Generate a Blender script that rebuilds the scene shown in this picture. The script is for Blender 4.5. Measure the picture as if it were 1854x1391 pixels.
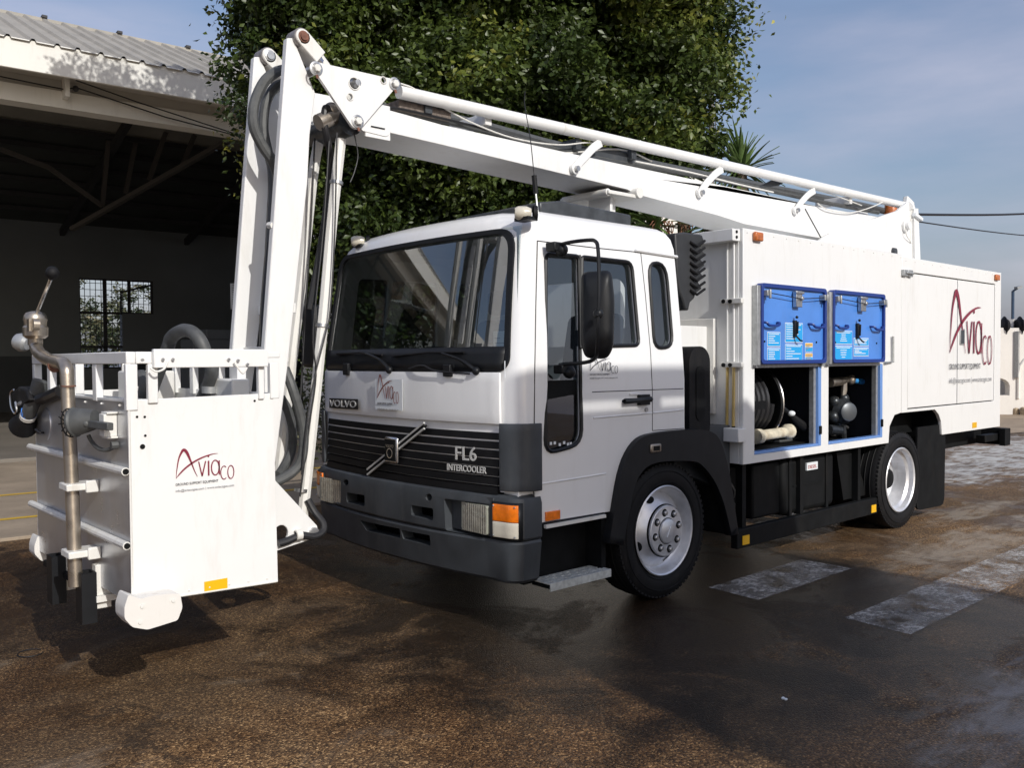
import bpy, bmesh, math, random
import numpy as np
from mathutils import Vector, Matrix
from mathutils.geometry import tessellate_polygon
random.seed(7); rng = np.random.default_rng(7)
R = math.radians
scene = bpy.context.scene
for o in list(bpy.data.objects): bpy.data.objects.remove(o)
COL = scene.collection

# ------------------------------------------------------------------ camera
CAM = Vector((-4.777, -3.781, 1.653)); FPX = 1594.1; YAW, PITCH, ROLL = 0.8388, 0.02786, -0.00676
_f = Vector((math.cos(YAW)*math.cos(PITCH), math.sin(YAW)*math.cos(PITCH), -math.sin(PITCH)))
_r0 = Vector((math.sin(YAW), -math.cos(YAW), 0)); _u0 = _r0.cross(_f)
_r = math.cos(ROLL)*_r0 + math.sin(ROLL)*_u0; _u = -math.sin(ROLL)*_r0 + math.cos(ROLL)*_u0
cd = bpy.data.cameras.new('camera'); cam = bpy.data.objects.new('camera', cd); COL.objects.link(cam)
cd.sensor_width = 36; cd.lens = FPX/1854*36; cd.clip_start = .05; cd.clip_end = 2000
M4 = Matrix.Identity(4)
for i in range(3): M4[i][0], M4[i][1], M4[i][2], M4[i][3] = _r[i], _u[i], -_f[i], CAM[i]
cam.matrix_world = M4; scene.camera = cam

# ------------------------------------------------------------------ light
SUN_EL = R(30); SUN_DIR = Vector((-math.sin(R(9))*math.cos(SUN_EL), -math.cos(R(9))*math.cos(SUN_EL), math.sin(SUN_EL)))
sl = bpy.data.lights.new('sun', 'SUN'); sl.energy = 2.6; sl.angle = R(.53); sl.color = (1, .97, .92)
so = bpy.data.objects.new('sun', sl); COL.objects.link(so); so.rotation_euler = SUN_DIR.to_track_quat('Z', 'Y').to_euler(); so.location = (0, -20, 20)
w = bpy.data.worlds.new('World'); scene.world = w; w.use_nodes = True
nt = w.node_tree; nt.nodes.clear(); L = nt.links.new
wo = nt.nodes.new('ShaderNodeOutputWorld'); bg = nt.nodes.new('ShaderNodeBackground'); sk = nt.nodes.new('ShaderNodeTexSky')
sk.sky_type = 'NISHITA'; sk.sun_disc = False; sk.sun_elevation = SUN_EL; sk.sun_rotation = math.atan2(SUN_DIR.x, SUN_DIR.y)
sk.air_density = 1.3; sk.dust_density = 2.6; sk.ozone_density = 2.5; bg.inputs['Strength'].default_value = .142
tc = nt.nodes.new('ShaderNodeTexCoord'); mp = nt.nodes.new('ShaderNodeMapping'); mp.inputs['Scale'].default_value = (1.0, 1.0, 4.2)
ns = nt.nodes.new('ShaderNodeTexNoise'); ns.inputs['Scale'].default_value = 1.9; ns.inputs['Detail'].default_value = 7; ns.inputs['Roughness'].default_value = .52
L(tc.outputs['Generated'], mp.inputs['Vector']); L(mp.outputs[0], ns.inputs['Vector'])
cr_ = nt.nodes.new('ShaderNodeValToRGB'); cr_.color_ramp.elements[0].position = .34; cr_.color_ramp.elements[0].color = (.42,)*3+(1,); cr_.color_ramp.elements[1].position = .72; cr_.color_ramp.elements[1].color = (.78,)*3+(1,)
L(ns.outputs['Fac'], cr_.inputs[0])
cl = nt.nodes.new('ShaderNodeValToRGB'); cl.color_ramp.elements[0].position = .4; cl.color_ramp.elements[0].color = (1.0, 1.15, 2.05, 1); cl.color_ramp.elements[1].position = .66; cl.color_ramp.elements[1].color = (2.9, 2.85, 3.6, 1)
L(ns.outputs['Fac'], cl.inputs[0])
mx = nt.nodes.new('ShaderNodeMixRGB'); L(cr_.outputs[0], mx.inputs[0]); L(sk.outputs[0], mx.inputs[1]); L(cl.outputs[0], mx.inputs[2])
L(mx.outputs[0], bg.inputs['Color']); L(bg.outputs[0], wo.inputs[0])
vs = scene.view_settings; vs.view_transform = 'Standard'; vs.look = 'None'; vs.exposure = 0.3; vs.gamma = 1

# ------------------------------------------------------------------ pixel -> place (y, x or z of the surface is known)
def _ray(px, py): return _f + (px-927)/FPX*_r - (py-695.5)/FPX*_u
def Yp(px, py, y): d = _ray(px, py); return CAM + d*((y-CAM.y)/d.y)
def Xp(px, py, x): d = _ray(px, py); return CAM + d*((x-CAM.x)/d.x)
def Zp(px, py, z): d = _ray(px, py); return CAM + d*((z-CAM.z)/d.z)
def Pp(px, py, p0, n): d = _ray(px, py); return CAM + d*((p0-CAM).dot(n)/d.dot(n))
def Dp(px, py, dist): return CAM + _ray(px, py)*dist

# ------------------------------------------------------------------ mesh helpers
V = Vector
def cr(pts, n=6, closed=False):
    pts = [V(p) for p in pts]; out = []; N = len(pts)
    for i in range(N if closed else N-1):
        g = (lambda k: pts[k % N]) if closed else (lambda k: pts[max(0, min(N-1, k))])
        a, b, c, d = g(i-1), g(i), g(i+1), g(i+2)
        for j in range(n):
            t = j/n
            out.append(.5*((2*b)+(c-a)*t+(2*a-5*b+4*c-d)*t*t+(3*b-a-3*c+d)*t**3))
    if not closed: out.append(pts[-1])
    return out
def rrect(x0, x1, y0, y1, r, n=5):
    out = []
    for cx, cy, a0 in ((x1-r, y1-r, 0), (x0+r, y1-r, 90), (x0+r, y0+r, 180), (x1-r, y0+r, 270)):
        for k in range(n+1):
            a = R(a0+90*k/n); out.append((cx+r*math.cos(a), cy+r*math.sin(a)))
    return out
def rpoly(pts, r, n=4):
    """round the corners of a 2D polygon; r scalar or list"""
    out = []; N = len(pts)
    for i in range(N):
        p = V(pts[i]).to_2d() if len(pts[i]) > 2 else V(pts[i]); a = V(pts[i-1]); b = V(pts[(i+1) % N])
        ri = r[i] if isinstance(r, (list, tuple)) else r
        if ri <= 0: out.append(tuple(p)); continue
        da = (a-p); db = (b-p); ra = min(ri, da.length*.45); rb = min(ri, db.length*.45)
        s = p+da.normalized()*ra; e = p+db.normalized()*rb
        for k in range(n+1):
            t = k/n; q = s*(1-t)**2+p*2*t*(1-t)+e*t*t; out.append((q.x, q.y))
    return out
class MB:
    def __init__(s): s.v = []; s.f = []
    def add(s, vs_, fs):
        o = len(s.v); s.v += [tuple(p) for p in vs_]; s.f += [tuple(i+o for i in f) for f in fs]; return s
    def box(s, x0, x1, y0, y1, z0, z1):
        vs_ = [(x, y, z) for x in (x0, x1) for y in (y0, y1) for z in (z0, z1)]
        return s.add(vs_, [(0, 1, 3, 2), (4, 6, 7, 5), (0, 4, 5, 1), (2, 3, 7, 6), (0, 2, 6, 4), (1, 5, 7, 3)])
    def bar(s, a, b, w_, h, up=(0, 0, 1)):
        a = V(a); b = V(b); d = (b-a).normalized(); up = V(up); sd = d.cross(up)
        if sd.length < 1e-4: sd = d.cross(V((1, 0, 0)))
        sd.normalize(); u2 = sd.cross(d).normalized(); vs_ = []
        for p in (a, b):
            for i, j in ((-1, -1), (1, -1), (1, 1), (-1, 1)): vs_.append(p+sd*w_/2*i+u2*h/2*j)
        return s.add(vs_, [(0, 1, 2, 3), (4, 7, 6, 5), (0, 4, 5, 1), (1, 5, 6, 2), (2, 6, 7, 3), (3, 7, 4, 0)])
    def prism(s, pts, vec):
        n = len(pts); pts = [V(p) for p in pts]; vec = V(vec)
        tri = tessellate_polygon([pts])
        return s.add(pts+[p+vec for p in pts], [tuple(t) for t in tri]+[tuple(i+n for i in reversed(t)) for t in tri]+[(i, (i+1) % n, (i+1) % n+n, i+n) for i in range(n)])
    def plate(s, outer, holes, vec):
        vec = V(vec); loops = [[V(p) for p in outer]]+[[V(p) for p in h] for h in holes]
        flat = [p for l in loops for p in l]; n = len(flat); tri = tessellate_polygon(loops); fs = [tuple(t) for t in tri]+[tuple(i+n for i in reversed(t)) for t in tri]
        o = 0
        for l in loops:
            k = len(l); fs += [(o+i, o+(i+1) % k, o+(i+1) % k+n, o+i+n) for i in range(k)]; o += k
        return s.add(flat+[p+vec for p in flat], fs)
    def tube(s, pts, r, n=8, cap=True, closed=False):
        pts = [V(p) for p in pts]; N = len(pts); rs = r if isinstance(r, (list, tuple)) else [r]*N
        vs_ = []; t0 = None
        for i, p in enumerate(pts):
            if closed: t = (pts[(i+1) % N]-pts[i-1]).normalized()
            else: t = (pts[min(N-1, i+1)]-pts[max(0, i-1)]).normalized()
            if t0 is None:
                a = V((0, 0, 1)) if abs(t.z) < .9 else V((1, 0, 0)); nn = t.cross(a).normalized()
            else:
                nn = nn-t*nn.dot(t); nn.normalize()
            t0 = t; b = t.cross(nn)
            for k in range(n):
                a = 2*math.pi*k/n; vs_.append(p+(nn*math.cos(a)+b*math.sin(a))*rs[i])
        fs = [(i*n+k, i*n+(k+1) % n, (i+1)*n+(k+1) % n, (i+1)*n+k) for i in range(N-1) for k in range(n)]
        if closed: fs += [((N-1)*n+k, (N-1)*n+(k+1) % n, (k+1) % n, k) for k in range(n)]
        elif cap: fs += [tuple(range(n))[::-1], tuple((N-1)*n+k for k in range(n))]
        return s.add(vs_, fs)
    def cyl(s, a, b, r, r2=None, n=16): return s.tube([a, b], [r, r if r2 is None else r2], n)
    def lathe(s, prof, o, ax, n=32, cap=False):
        o = V(o); ax = V(ax).normalized(); a = V((0, 0, 1)) if abs(ax.z) < .9 else V((1, 0, 0)); u = ax.cross(a).normalized(); v_ = ax.cross(u); vs_ = []
        for r, h in prof:
            for k in range(n):
                t = 2*math.pi*k/n; vs_.append(o+ax*h+(u*math.cos(t)+v_*math.sin(t))*r)
        N = len(prof); fs = [(i*n+k, i*n+(k+1) % n, (i+1)*n+(k+1) % n, (i+1)*n+k) for i in range(N-1) for k in range(n)]
        if cap: fs += [tuple(range(n))[::-1], tuple((N-1)*n+k for k in range(n))]
        return s.add(vs_, fs)
    def ball(s, c, r, sc=(1, 1, 1), n=14, m=9):
        c = V(c); vs_ = []
        for i in range(m+1):
            t = math.pi*i/m
            for k in range(n):
                a = 2*math.pi*k/n; vs_.append((c.x+r*sc[0]*math.sin(t)*math.cos(a), c.y+r*sc[1]*math.sin(t)*math.sin(a), c.z+r*sc[2]*math.cos(t)))
        return s.add(vs_, [(i*n+k, (i+1)*n+k, (i+1)*n+(k+1) % n, i*n+(k+1) % n) for i in range(m) for k in range(n)])
    def grid(s, fn, nu, nv):
        vs_ = [fn(i/nu, j/nv) for i in range(nu+1) for j in range(nv+1)]
        return s.add(vs_, [(i*(nv+1)+j, (i+1)*(nv+1)+j, (i+1)*(nv+1)+j+1, i*(nv+1)+j+1) for i in range(nu) for j in range(nv)])
    def build(s, name, mat, parent=None, bevel=0, seg=2, angle=35, solid=0, origin=None, **tags):
        me = bpy.data.meshes.new(name); me.from_pydata(s.v, [], s.f)
        bm = bmesh.new(); bm.from_mesh(me); bmesh.ops.remove_doubles(bm, verts=bm.verts, dist=1e-5); bmesh.ops.recalc_face_normals(bm, faces=bm.faces); bm.to_mesh(me); bm.free()
        if origin is not None: me.transform(Matrix.Translation(-V(origin)))
        return link(name, me, mat, parent, bevel, seg, angle, solid, origin, **tags)
def link(name, me, mat, parent=None, bevel=0, seg=2, angle=35, solid=0, origin=None, **tags):
    me.polygons.foreach_set('use_smooth', [True]*len(me.polygons)); me.set_sharp_from_angle(angle=R(angle))
    o = bpy.data.objects.new(name, me); COL.objects.link(o)
    if mat: me.materials.append(mat)
    if origin is not None: o.location = origin
    if solid:
        m = o.modifiers.new('solid', 'SOLIDIFY'); m.thickness = solid; m.offset = 0
    if bevel:
        m = o.modifiers.new('bevel', 'BEVEL'); m.width = bevel; m.segments = seg; m.limit_method = 'ANGLE'; m.angle_limit = R(30); m.harden_normals = False
    if parent is not None:
        o.parent = parent
        if parent.type != 'EMPTY' or True: o.matrix_parent_inverse = world_of(parent).inverted()
    for k, v_ in tags.items(): o[k] = v_
    return o
def world_of(o):
    m = o.matrix_basis.copy() if hasattr(o, 'matrix_basis') else Matrix.Identity(4)
    if o.parent: m = world_of(o.parent) @ o.matrix_parent_inverse @ m
    return m
def empty(name, loc, label, cat, rz=0, group=None):
    o = bpy.data.objects.new(name, None); COL.objects.link(o); o.location = loc; o.rotation_euler = (0, 0, rz); o.empty_display_size = .2
    o['label'] = label; o['category'] = cat
    if group: o['group'] = group
    return o
def copy_tree(o, parent=None):
    c = o.copy(); COL.objects.link(c)
    if parent: c.parent = parent
    for ch in list(o.children): copy_tree(ch, c)
    return c
def cut(o, cutters):
    for c in cutters:
        m = o.modifiers.new('cut', 'BOOLEAN'); m.operation = 'DIFFERENCE'; m.solver = 'EXACT'; m.object = c
    dg = bpy.context.evaluated_depsgraph_get(); dg.update()
    me = bpy.data.meshes.new_from_object(o.evaluated_get(dg)); o.modifiers.clear(); o.data = me
    me.polygons.foreach_set('use_smooth', [True]*len(me.polygons)); me.set_sharp_from_angle(angle=R(28))
    for c in cutters: bpy.data.objects.remove(c)

# ------------------------------------------------------------------ materials
def mat(name, col, rough=.5, metal=0, bump=0, bscale=40, var=0, vscale=3, coat=0, dirt=0, dirtcol=(.25, .2, .15), spec=.5, trans=0, bdist=.002, rvar=0):
    m = bpy.data.materials.new(name); m.use_nodes = True; t = m.node_tree; b = t.nodes['Principled BSDF']; K = t.links.new
    b.inputs['Base Color'].default_value = (*col, 1); b.inputs['Roughness'].default_value = rough; b.inputs['Metallic'].default_value = metal
    b.inputs['Coat Weight'].default_value = coat; b.inputs['Coat Roughness'].default_value = .08; b.inputs['Specular IOR Level'].default_value = spec; b.inputs['Transmission Weight'].default_value = trans
    ge = t.nodes.new('ShaderNodeNewGeometry')
    last = None
    if var:
        n = t.nodes.new('ShaderNodeTexNoise'); n.inputs['Scale'].default_value = vscale; n.inputs['Detail'].default_value = 6; K(ge.outputs['Position'], n.inputs['Vector'])
        mr = t.nodes.new('ShaderNodeMapRange'); mr.inputs[1].default_value = .3; mr.inputs[2].default_value = .7; mr.inputs[3].default_value = 1-var; mr.inputs[4].default_value = 1+var; K(n.outputs['Fac'], mr.inputs[0])
        mu = t.nodes.new('ShaderNodeMixRGB'); mu.blend_type = 'MULTIPLY'; mu.inputs[0].default_value = 1; mu.inputs[1].default_value = (*col, 1); K(mr.outputs[0], mu.inputs[2]); last = mu.outputs[0]
        K(last, b.inputs['Base Color'])
        if rvar:
            m2 = t.nodes.new('ShaderNodeMapRange'); m2.inputs[1].default_value = .3; m2.inputs[2].default_value = .7; m2.inputs[3].default_value = max(.02, rough-rvar); m2.inputs[4].default_value = rough+rvar; K(n.outputs['Fac'], m2.inputs[0]); K(m2.outputs[0], b.inputs['Roughness'])
    if dirt:
        n = t.nodes.new('ShaderNodeTexNoise'); n.inputs['Scale'].default_value = 4.5; n.inputs['Detail'].default_value = 12; n.inputs['Roughness'].default_value = .7
        mpp = t.nodes.new('ShaderNodeMapping'); mpp.inputs['Scale'].default_value = (2.2, 2.2, .45); K(ge.outputs['Position'], mpp.inputs['Vector']); K(mpp.outputs[0], n.inputs['Vector'])
        rp = t.nodes.new('ShaderNodeMapRange'); rp.inputs[1].default_value = .52; rp.inputs[2].default_value = .8; rp.inputs[3].default_value = 0; rp.inputs[4].default_value = dirt; K(n.outputs['Fac'], rp.inputs[0])
        mi = t.nodes.new('ShaderNodeMixRGB'); K(rp.outputs[0], mi.inputs[0]); mi.inputs[2].default_value = (*dirtcol, 1)
        if last: K(last, mi.inputs[1])
        else: mi.inputs[1].default_value = (*col, 1)
        K(mi.outputs[0], b.inputs['Base Color'])
    if bump:
        n = t.nodes.new('ShaderNodeTexNoise'); n.inputs['Scale'].default_value = bscale; n.inputs['Detail'].default_value = 5; K(ge.outputs['Position'], n.inputs['Vector'])
        bu = t.nodes.new('ShaderNodeBump'); bu.inputs['Strength'].default_value = bump; bu.inputs['Distance'].default_value = bdist; K(n.outputs['Fac'], bu.inputs['Height']); K(bu.outputs[0], b.inputs['Normal'])
    return m
WHITE = mat('white_paint', (.80, .80, .785), .38, coat=.35, bump=.3, bscale=3.2, bdist=.008, dirt=.32, dirtcol=(.5, .46, .38), var=.02, vscale=2)
CABW = mat('cab_paint', (.84, .84, .835), .3, coat=.6, dirt=.14, dirtcol=(.48, .45, .4), bump=.12, bscale=4, bdist=.004)
DWHITE = mat('worn_white_paint', (.74, .73, .69), .5, coat=.15, bump=.3, bscale=30, dirt=.5, dirtcol=(.36, .27, .17))
ALU = mat('bare_aluminium', (.52, .53, .56), .34, metal=.75, bump=.35, bscale=5, bdist=.01, var=.1, vscale=6, rvar=.08, dirt=.25, dirtcol=(.4, .34, .28))
STEEL = mat('stainless_pipe', (.42, .37, .31), .34, metal=.85, bump=.2, bscale=60, var=.14, vscale=14, rvar=.08)
RIMP = mat('silver_rim_paint', (.72, .73, .76), .33, metal=.55, var=.1, vscale=14, dirt=.3, dirtcol=(.22, .18, .14))
ZINC = mat('zinc_bolt', (.5, .5, .5), .38, metal=.9, var=.15, vscale=40)
RUST = mat('rusty_steel', (.17, .075, .05), .8, bump=.4, bscale=120, var=.4, vscale=30)
BLACKP = mat('black_plastic', (.009, .010, .012), .45, spec=.3, bump=.3, bscale=300, bdist=.0006, var=.25, vscale=9, dirt=.2, dirtcol=(.06, .055, .05))
GREYP = mat('faded_bumper_plastic', (.045, .051, .058), .5, bump=.35, bscale=250, bdist=.0008, var=.22, vscale=5, dirt=.3, dirtcol=(.13, .125, .12))
MATTK = mat('underbody_black', (.005, .0055, .006), .65, spec=.2, bump=.3, bscale=60, var=.4, vscale=8, dirt=.3, dirtcol=(.03, .025, .02))
RUBBER = mat('rubber', (.008, .008, .009), .65, spec=.25, bump=.4, bscale=120, var=.25, vscale=14, dirt=.3, dirtcol=(.05, .042, .035))
GRL = mat('grille_black', (.006, .006, .007), .42, spec=.25, var=.2, vscale=9)
HOSE = mat('hose_rubber', (.075, .078, .078), .55, bump=.3, bscale=200, var=.2, vscale=20)
HOSEK = mat('black_hose', (.02, .02, .022), .45)
CABLE = mat('black_cable', (.012, .012, .014), .5)
BLUE = mat('blue_lid_paint', (.075, .24, .68), .36, coat=.3, var=.1, vscale=4, dirt=.12, dirtcol=(.1, .12, .2))
DBLUE = mat('dark_blue_trim', (.012, .04, .22), .4)
CYAN = mat('cyan_sticker', (.02, .36, .78), .4)
PAPER = mat('white_print', (.75, .78, .8), .5)
LBLUE = mat('blue_anodised_frame', (.2, .38, .8), .35, metal=.3)
GALV = mat('galvanised_trim', (.42, .43, .43), .45, metal=.6, var=.15, vscale=30)
YELR = mat('yellow_reflector', (.85, .47, .01), .3, coat=.5)
AMBER = mat('amber_lens', (.85, .19, .005), .25, coat=.7, bump=.6, bscale=180, bdist=.002, var=.2, vscale=25)
AMBERD = mat('old_amber_lens', (.5, .13, .02), .35, coat=.5, bump=.6, bscale=200, var=.3, vscale=40)
HLENS = mat('headlamp_lens', (.46, .46, .40), .14, metal=.55, coat=1, bump=.5, bscale=9, bdist=.02, var=.2, vscale=14)
HFRM = mat('lamp_bezel', (.30, .31, .26), .4)
LENSW = mat('clear_lens', (.62, .58, .48), .2, coat=.7, bump=.7, bscale=160, bdist=.002)
CRED = mat('logo_red', (.22, .02, .045), .45)
CGREY = mat('logo_grey', (.09, .09, .1), .5)
CLIGHT = mat('light_grey_print', (.3, .3, .31), .5)
CHROME = mat('chrome', (.65, .65, .66), .22, metal=1, var=.1, vscale=40)
SILV = mat('silver_trim', (.62, .62, .6), .4, metal=.3)
RED = mat('red_part', (.4, .03, .02), .5)
SEAT = mat('seat_cloth', (.10, .11, .14), .9, bump=.3, bscale=200)
INTER = mat('cab_lining', (.38, .37, .34), .8, var=.1, vscale=5)
DASH = mat('dashboard', (.05, .05, .05), .6)
BRASS = mat('amber_gauge_tube', (.55, .4, .14), .3, coat=.5)
KHAKI = mat('stained_roller', (.62, .56, .42), .6, var=.3, vscale=18, dirt=.8, dirtcol=(.3, .16, .06))
BLUEH = mat('blue_handle', (.05, .3, .7), .4)
def glass(name, tint, spec_rough=.02, fac=1.35, base=.08):
    m = bpy.data.materials.new(name); m.use_nodes = True; t = m.node_tree; t.nodes.clear(); K = t.links.new
    o = t.nodes.new('ShaderNodeOutputMaterial'); mi = t.nodes.new('ShaderNodeMixShader'); tr = t.nodes.new('ShaderNodeBsdfTransparent'); gl = t.nodes.new('ShaderNodeBsdfGlossy'); fr = t.nodes.new('ShaderNodeFresnel')
    fr.inputs['IOR'].default_value = 1.5; tr.inputs[0].default_value = (*tint, 1); gl.inputs['Roughness'].default_value = spec_rough; gl.inputs['Color'].default_value = (.95, .97, 1, 1)
    ma = t.nodes.new('ShaderNodeMath'); ma.operation = 'MULTIPLY_ADD'; ma.inputs[1].default_value = fac; ma.inputs[2].default_value = base; ma.use_clamp = True
    K(fr.outputs[0], ma.inputs[0]); K(ma.outputs[0], mi.inputs[0]); K(tr.outputs[0], mi.inputs[1]); K(gl.outputs[0], mi.inputs[2]); K(mi.outputs[0], o.inputs[0])
    return m
GLASS = glass('windscreen_glass', (.62, .68, .65), .01, 1.5, .12)
SGLASS = glass('side_glass', (.55, .6, .62), .01, 1.4, .06)
LGLASS = glass('lamp_glass', (.86, .88, .82), .12, 1.2, .1)

def ground_mat():
    m = bpy.data.materials.new('wet_shaded_asphalt'); m.use_nodes = True; t = m.node_tree; b = t.nodes['Principled BSDF']; K = t.links.new
    ge = t.nodes.new('ShaderNodeNewGeometry')
    def noise(sc, det=5, ro=.55, dist=0, vec=None):
        n = t.nodes.new('ShaderNodeTexNoise'); n.inputs['Scale'].default_value = sc; n.inputs['Detail'].default_value = det; n.inputs['Roughness'].default_value = ro; n.inputs['Distortion'].default_value = dist; K(vec or ge.outputs['Position'], n.inputs['Vector']); return n.outputs['Fac']
    def ramp(x, a, b_, c0=0, c1=1):
        r = t.nodes.new('ShaderNodeMapRange'); r.interpolation_type = 'SMOOTHSTEP'; r.inputs[1].default_value = a; r.inputs[2].default_value = b_; r.inputs[3].default_value = c0; r.inputs[4].default_value = c1; K(x, r.inputs[0]); return r.outputs[0]
    def mix(f, a, b_, mode='MIX'):
        x = t.nodes.new('ShaderNodeMixRGB'); x.blend_type = mode
        for i, q in ((0, f), (1, a), (2, b_)):
            if hasattr(q, 'links'): K(q, x.inputs[i])
            else: x.inputs[i].default_value = q if i == 0 else (*q, 1)
        return x.outputs[0]
    vo = t.nodes.new('ShaderNodeTexVoronoi'); vo.inputs['Scale'].default_value = 125; K(ge.outputs['Position'], vo.inputs['Vector'])
    sep = t.nodes.new('ShaderNodeSeparateColor'); K(vo.outputs['Color'], sep.inputs[0])
    stone = t.nodes.new('ShaderNodeValToRGB'); e = stone.color_ramp.elements
    e[0].position = 0; e[0].color = (.038, .022, .012, 1); e[1].position = 1; e[1].color = (.72, .46, .22, 1)
    for p, c in ((.35, (.105, .058, .027)), (.6, (.20, .11, .048)), (.88, (.34, .20, .088))):
        x = e.new(p); x.color = (*c, 1)
    K(sep.outputs[0], stone.inputs[0])
    big = noise(.55, 6, .6, .5); mid = noise(2.3, 6, .6); fine = noise(220, 3)
    col = mix(ramp(big, .38, .62), stone.outputs[0], mix(.5, stone.outputs[0], (.075, .055, .036)))
    col = mix(ramp(mid, .3, .75, 0, .45), col, (.055, .04, .028))
    col = mix(ramp(noise(.9, 8, .65, 1.2), .58, .72, 0, .5), col, (.30, .25, .19))
    sx = t.nodes.new('ShaderNodeSeparateXYZ'); K(ge.outputs['Position'], sx.inputs[0])
    def math_(op, a_, b_):
        q = t.nodes.new('ShaderNodeMath'); q.operation = op
        for i, z in ((0, a_), (1, b_)):
            if hasattr(z, 'links'): K(z, q.inputs[i])
            else: q.inputs[i].default_value = z
        return q.outputs[0]
    wm = ramp(noise(.8, 8, .66, 1.0), .40, .60); col = mix(wm, mix(1.0, col, (.62, .56, .52), 'MULTIPLY'), col)
    cv = t.nodes.new('ShaderNodeTexVoronoi'); cv.feature = 'DISTANCE_TO_EDGE'; cv.inputs['Scale'].default_value = .45; ad = t.nodes.new('ShaderNodeMixRGB'); ad.blend_type = 'ADD'; ad.inputs[0].default_value = .35
    nz_ = t.nodes.new('ShaderNodeTexNoise'); nz_.inputs['Scale'].default_value = 3.5; nz_.inputs['Detail'].default_value = 8; K(ge.outputs['Position'], nz_.inputs['Vector']); K(ge.outputs['Position'], ad.inputs[1]); K(nz_.outputs['Color'], ad.inputs[2]); K(ad.outputs[0], cv.inputs['Vector'])
    crk = math_('MULTIPLY', ramp(cv.outputs['Distance'], .002, .008, 1, 0), ramp(noise(.7, 4), .46, .6)); col = mix(math_('MULTIPLY', crk, .55), col, (.03, .022, .016))
    n1 = noise(1.7, 9, .68, .8); st = t.nodes.new('ShaderNodeMapping'); st.inputs['Scale'].default_value = (.7, 2.6, 1); K(ge.outputs['Position'], st.inputs['Vector']); n2 = noise(3.2, 10, .7, .6, st.outputs[0])
    for cx, cy, rx, ry, c_, am in ((-4.2, -.05, .9, .5, (.36, .28, .2), .6), (.4, -2.45, 2.2, .62, (.26, .25, .25), .8), (3.4, -.75, 2.6, .45, (.34, .29, .23), .7), (13, 1.4, 8.6, 1.9, (.52, .52, .50), .95), (5.2, -.1, 1.6, .35, (.4, .36, .3), .5), (-2.2, 3.2, 1.5, .6, (.2, .15, .1), .4)):
        d = math_('ADD', math_('POWER', math_('DIVIDE', math_('SUBTRACT', sx.outputs[0], cx), rx), 2), math_('POWER', math_('DIVIDE', math_('SUBTRACT', sx.outputs[1], cy), ry), 2))
        e_ = math_('SUBTRACT', math_('ADD', math_('MULTIPLY', n1, 1.3), math_('MULTIPLY', n2, 1.5)), math_('MULTIPLY', d, .55))
        col = mix(ramp(e_, 1.0, 1.55, 0, am), col, c_)
    for cx, cy, rx, ry, am in ((-.1, .2, 2.6, 2.3, .92), (-2.6, 3.0, 2.2, 1.6, .6), (1.6, -1.9, 1.4, .45, .45), (-.9, -1.55, .9, .5, .5)):  # shade around truck and basket painted into the colour, over real wetness
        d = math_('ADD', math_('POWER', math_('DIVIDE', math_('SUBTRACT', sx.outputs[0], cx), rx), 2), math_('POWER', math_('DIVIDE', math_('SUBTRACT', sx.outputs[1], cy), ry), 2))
        shade_wet = ramp(math_('SUBTRACT', math_('MULTIPLY', n1, 1.6), math_('MULTIPLY', d, .6)), .15, .6, 0, am); col = mix(shade_wet, col, mix(1.0, col, (.13, .135, .15), 'MULTIPLY'))
        wm = math_('SUBTRACT', wm, math_('MULTIPLY', shade_wet, .7))
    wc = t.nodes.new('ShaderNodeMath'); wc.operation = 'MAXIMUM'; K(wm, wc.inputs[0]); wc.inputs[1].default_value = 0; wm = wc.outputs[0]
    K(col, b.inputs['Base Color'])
    wet = ramp(noise(.42, 7, .62, .6), .40, .62)
    r = t.nodes.new('ShaderNodeMapRange'); r.inputs[3].default_value = .36; r.inputs[4].default_value = .75; K(wm, r.inputs[0])
    K(r.outputs[0], b.inputs['Roughness']); b.inputs['Specular IOR Level'].default_value = .2
    bu = t.nodes.new('ShaderNodeBump'); bu.inputs['Strength'].default_value = .55; bu.inputs['Distance'].default_value = .006; K(vo.outputs['Distance'], bu.inputs['Height']); bu.invert = True
    b2 = t.nodes.new('ShaderNodeBump'); b2.inputs['Strength'].default_value = .5; b2.inputs['Distance'].default_value = .004; K(fine, b2.inputs['Height']); K(bu.outputs[0], b2.inputs['Normal']); K(b2.outputs[0], b.inputs['Normal'])
    return m
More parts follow.
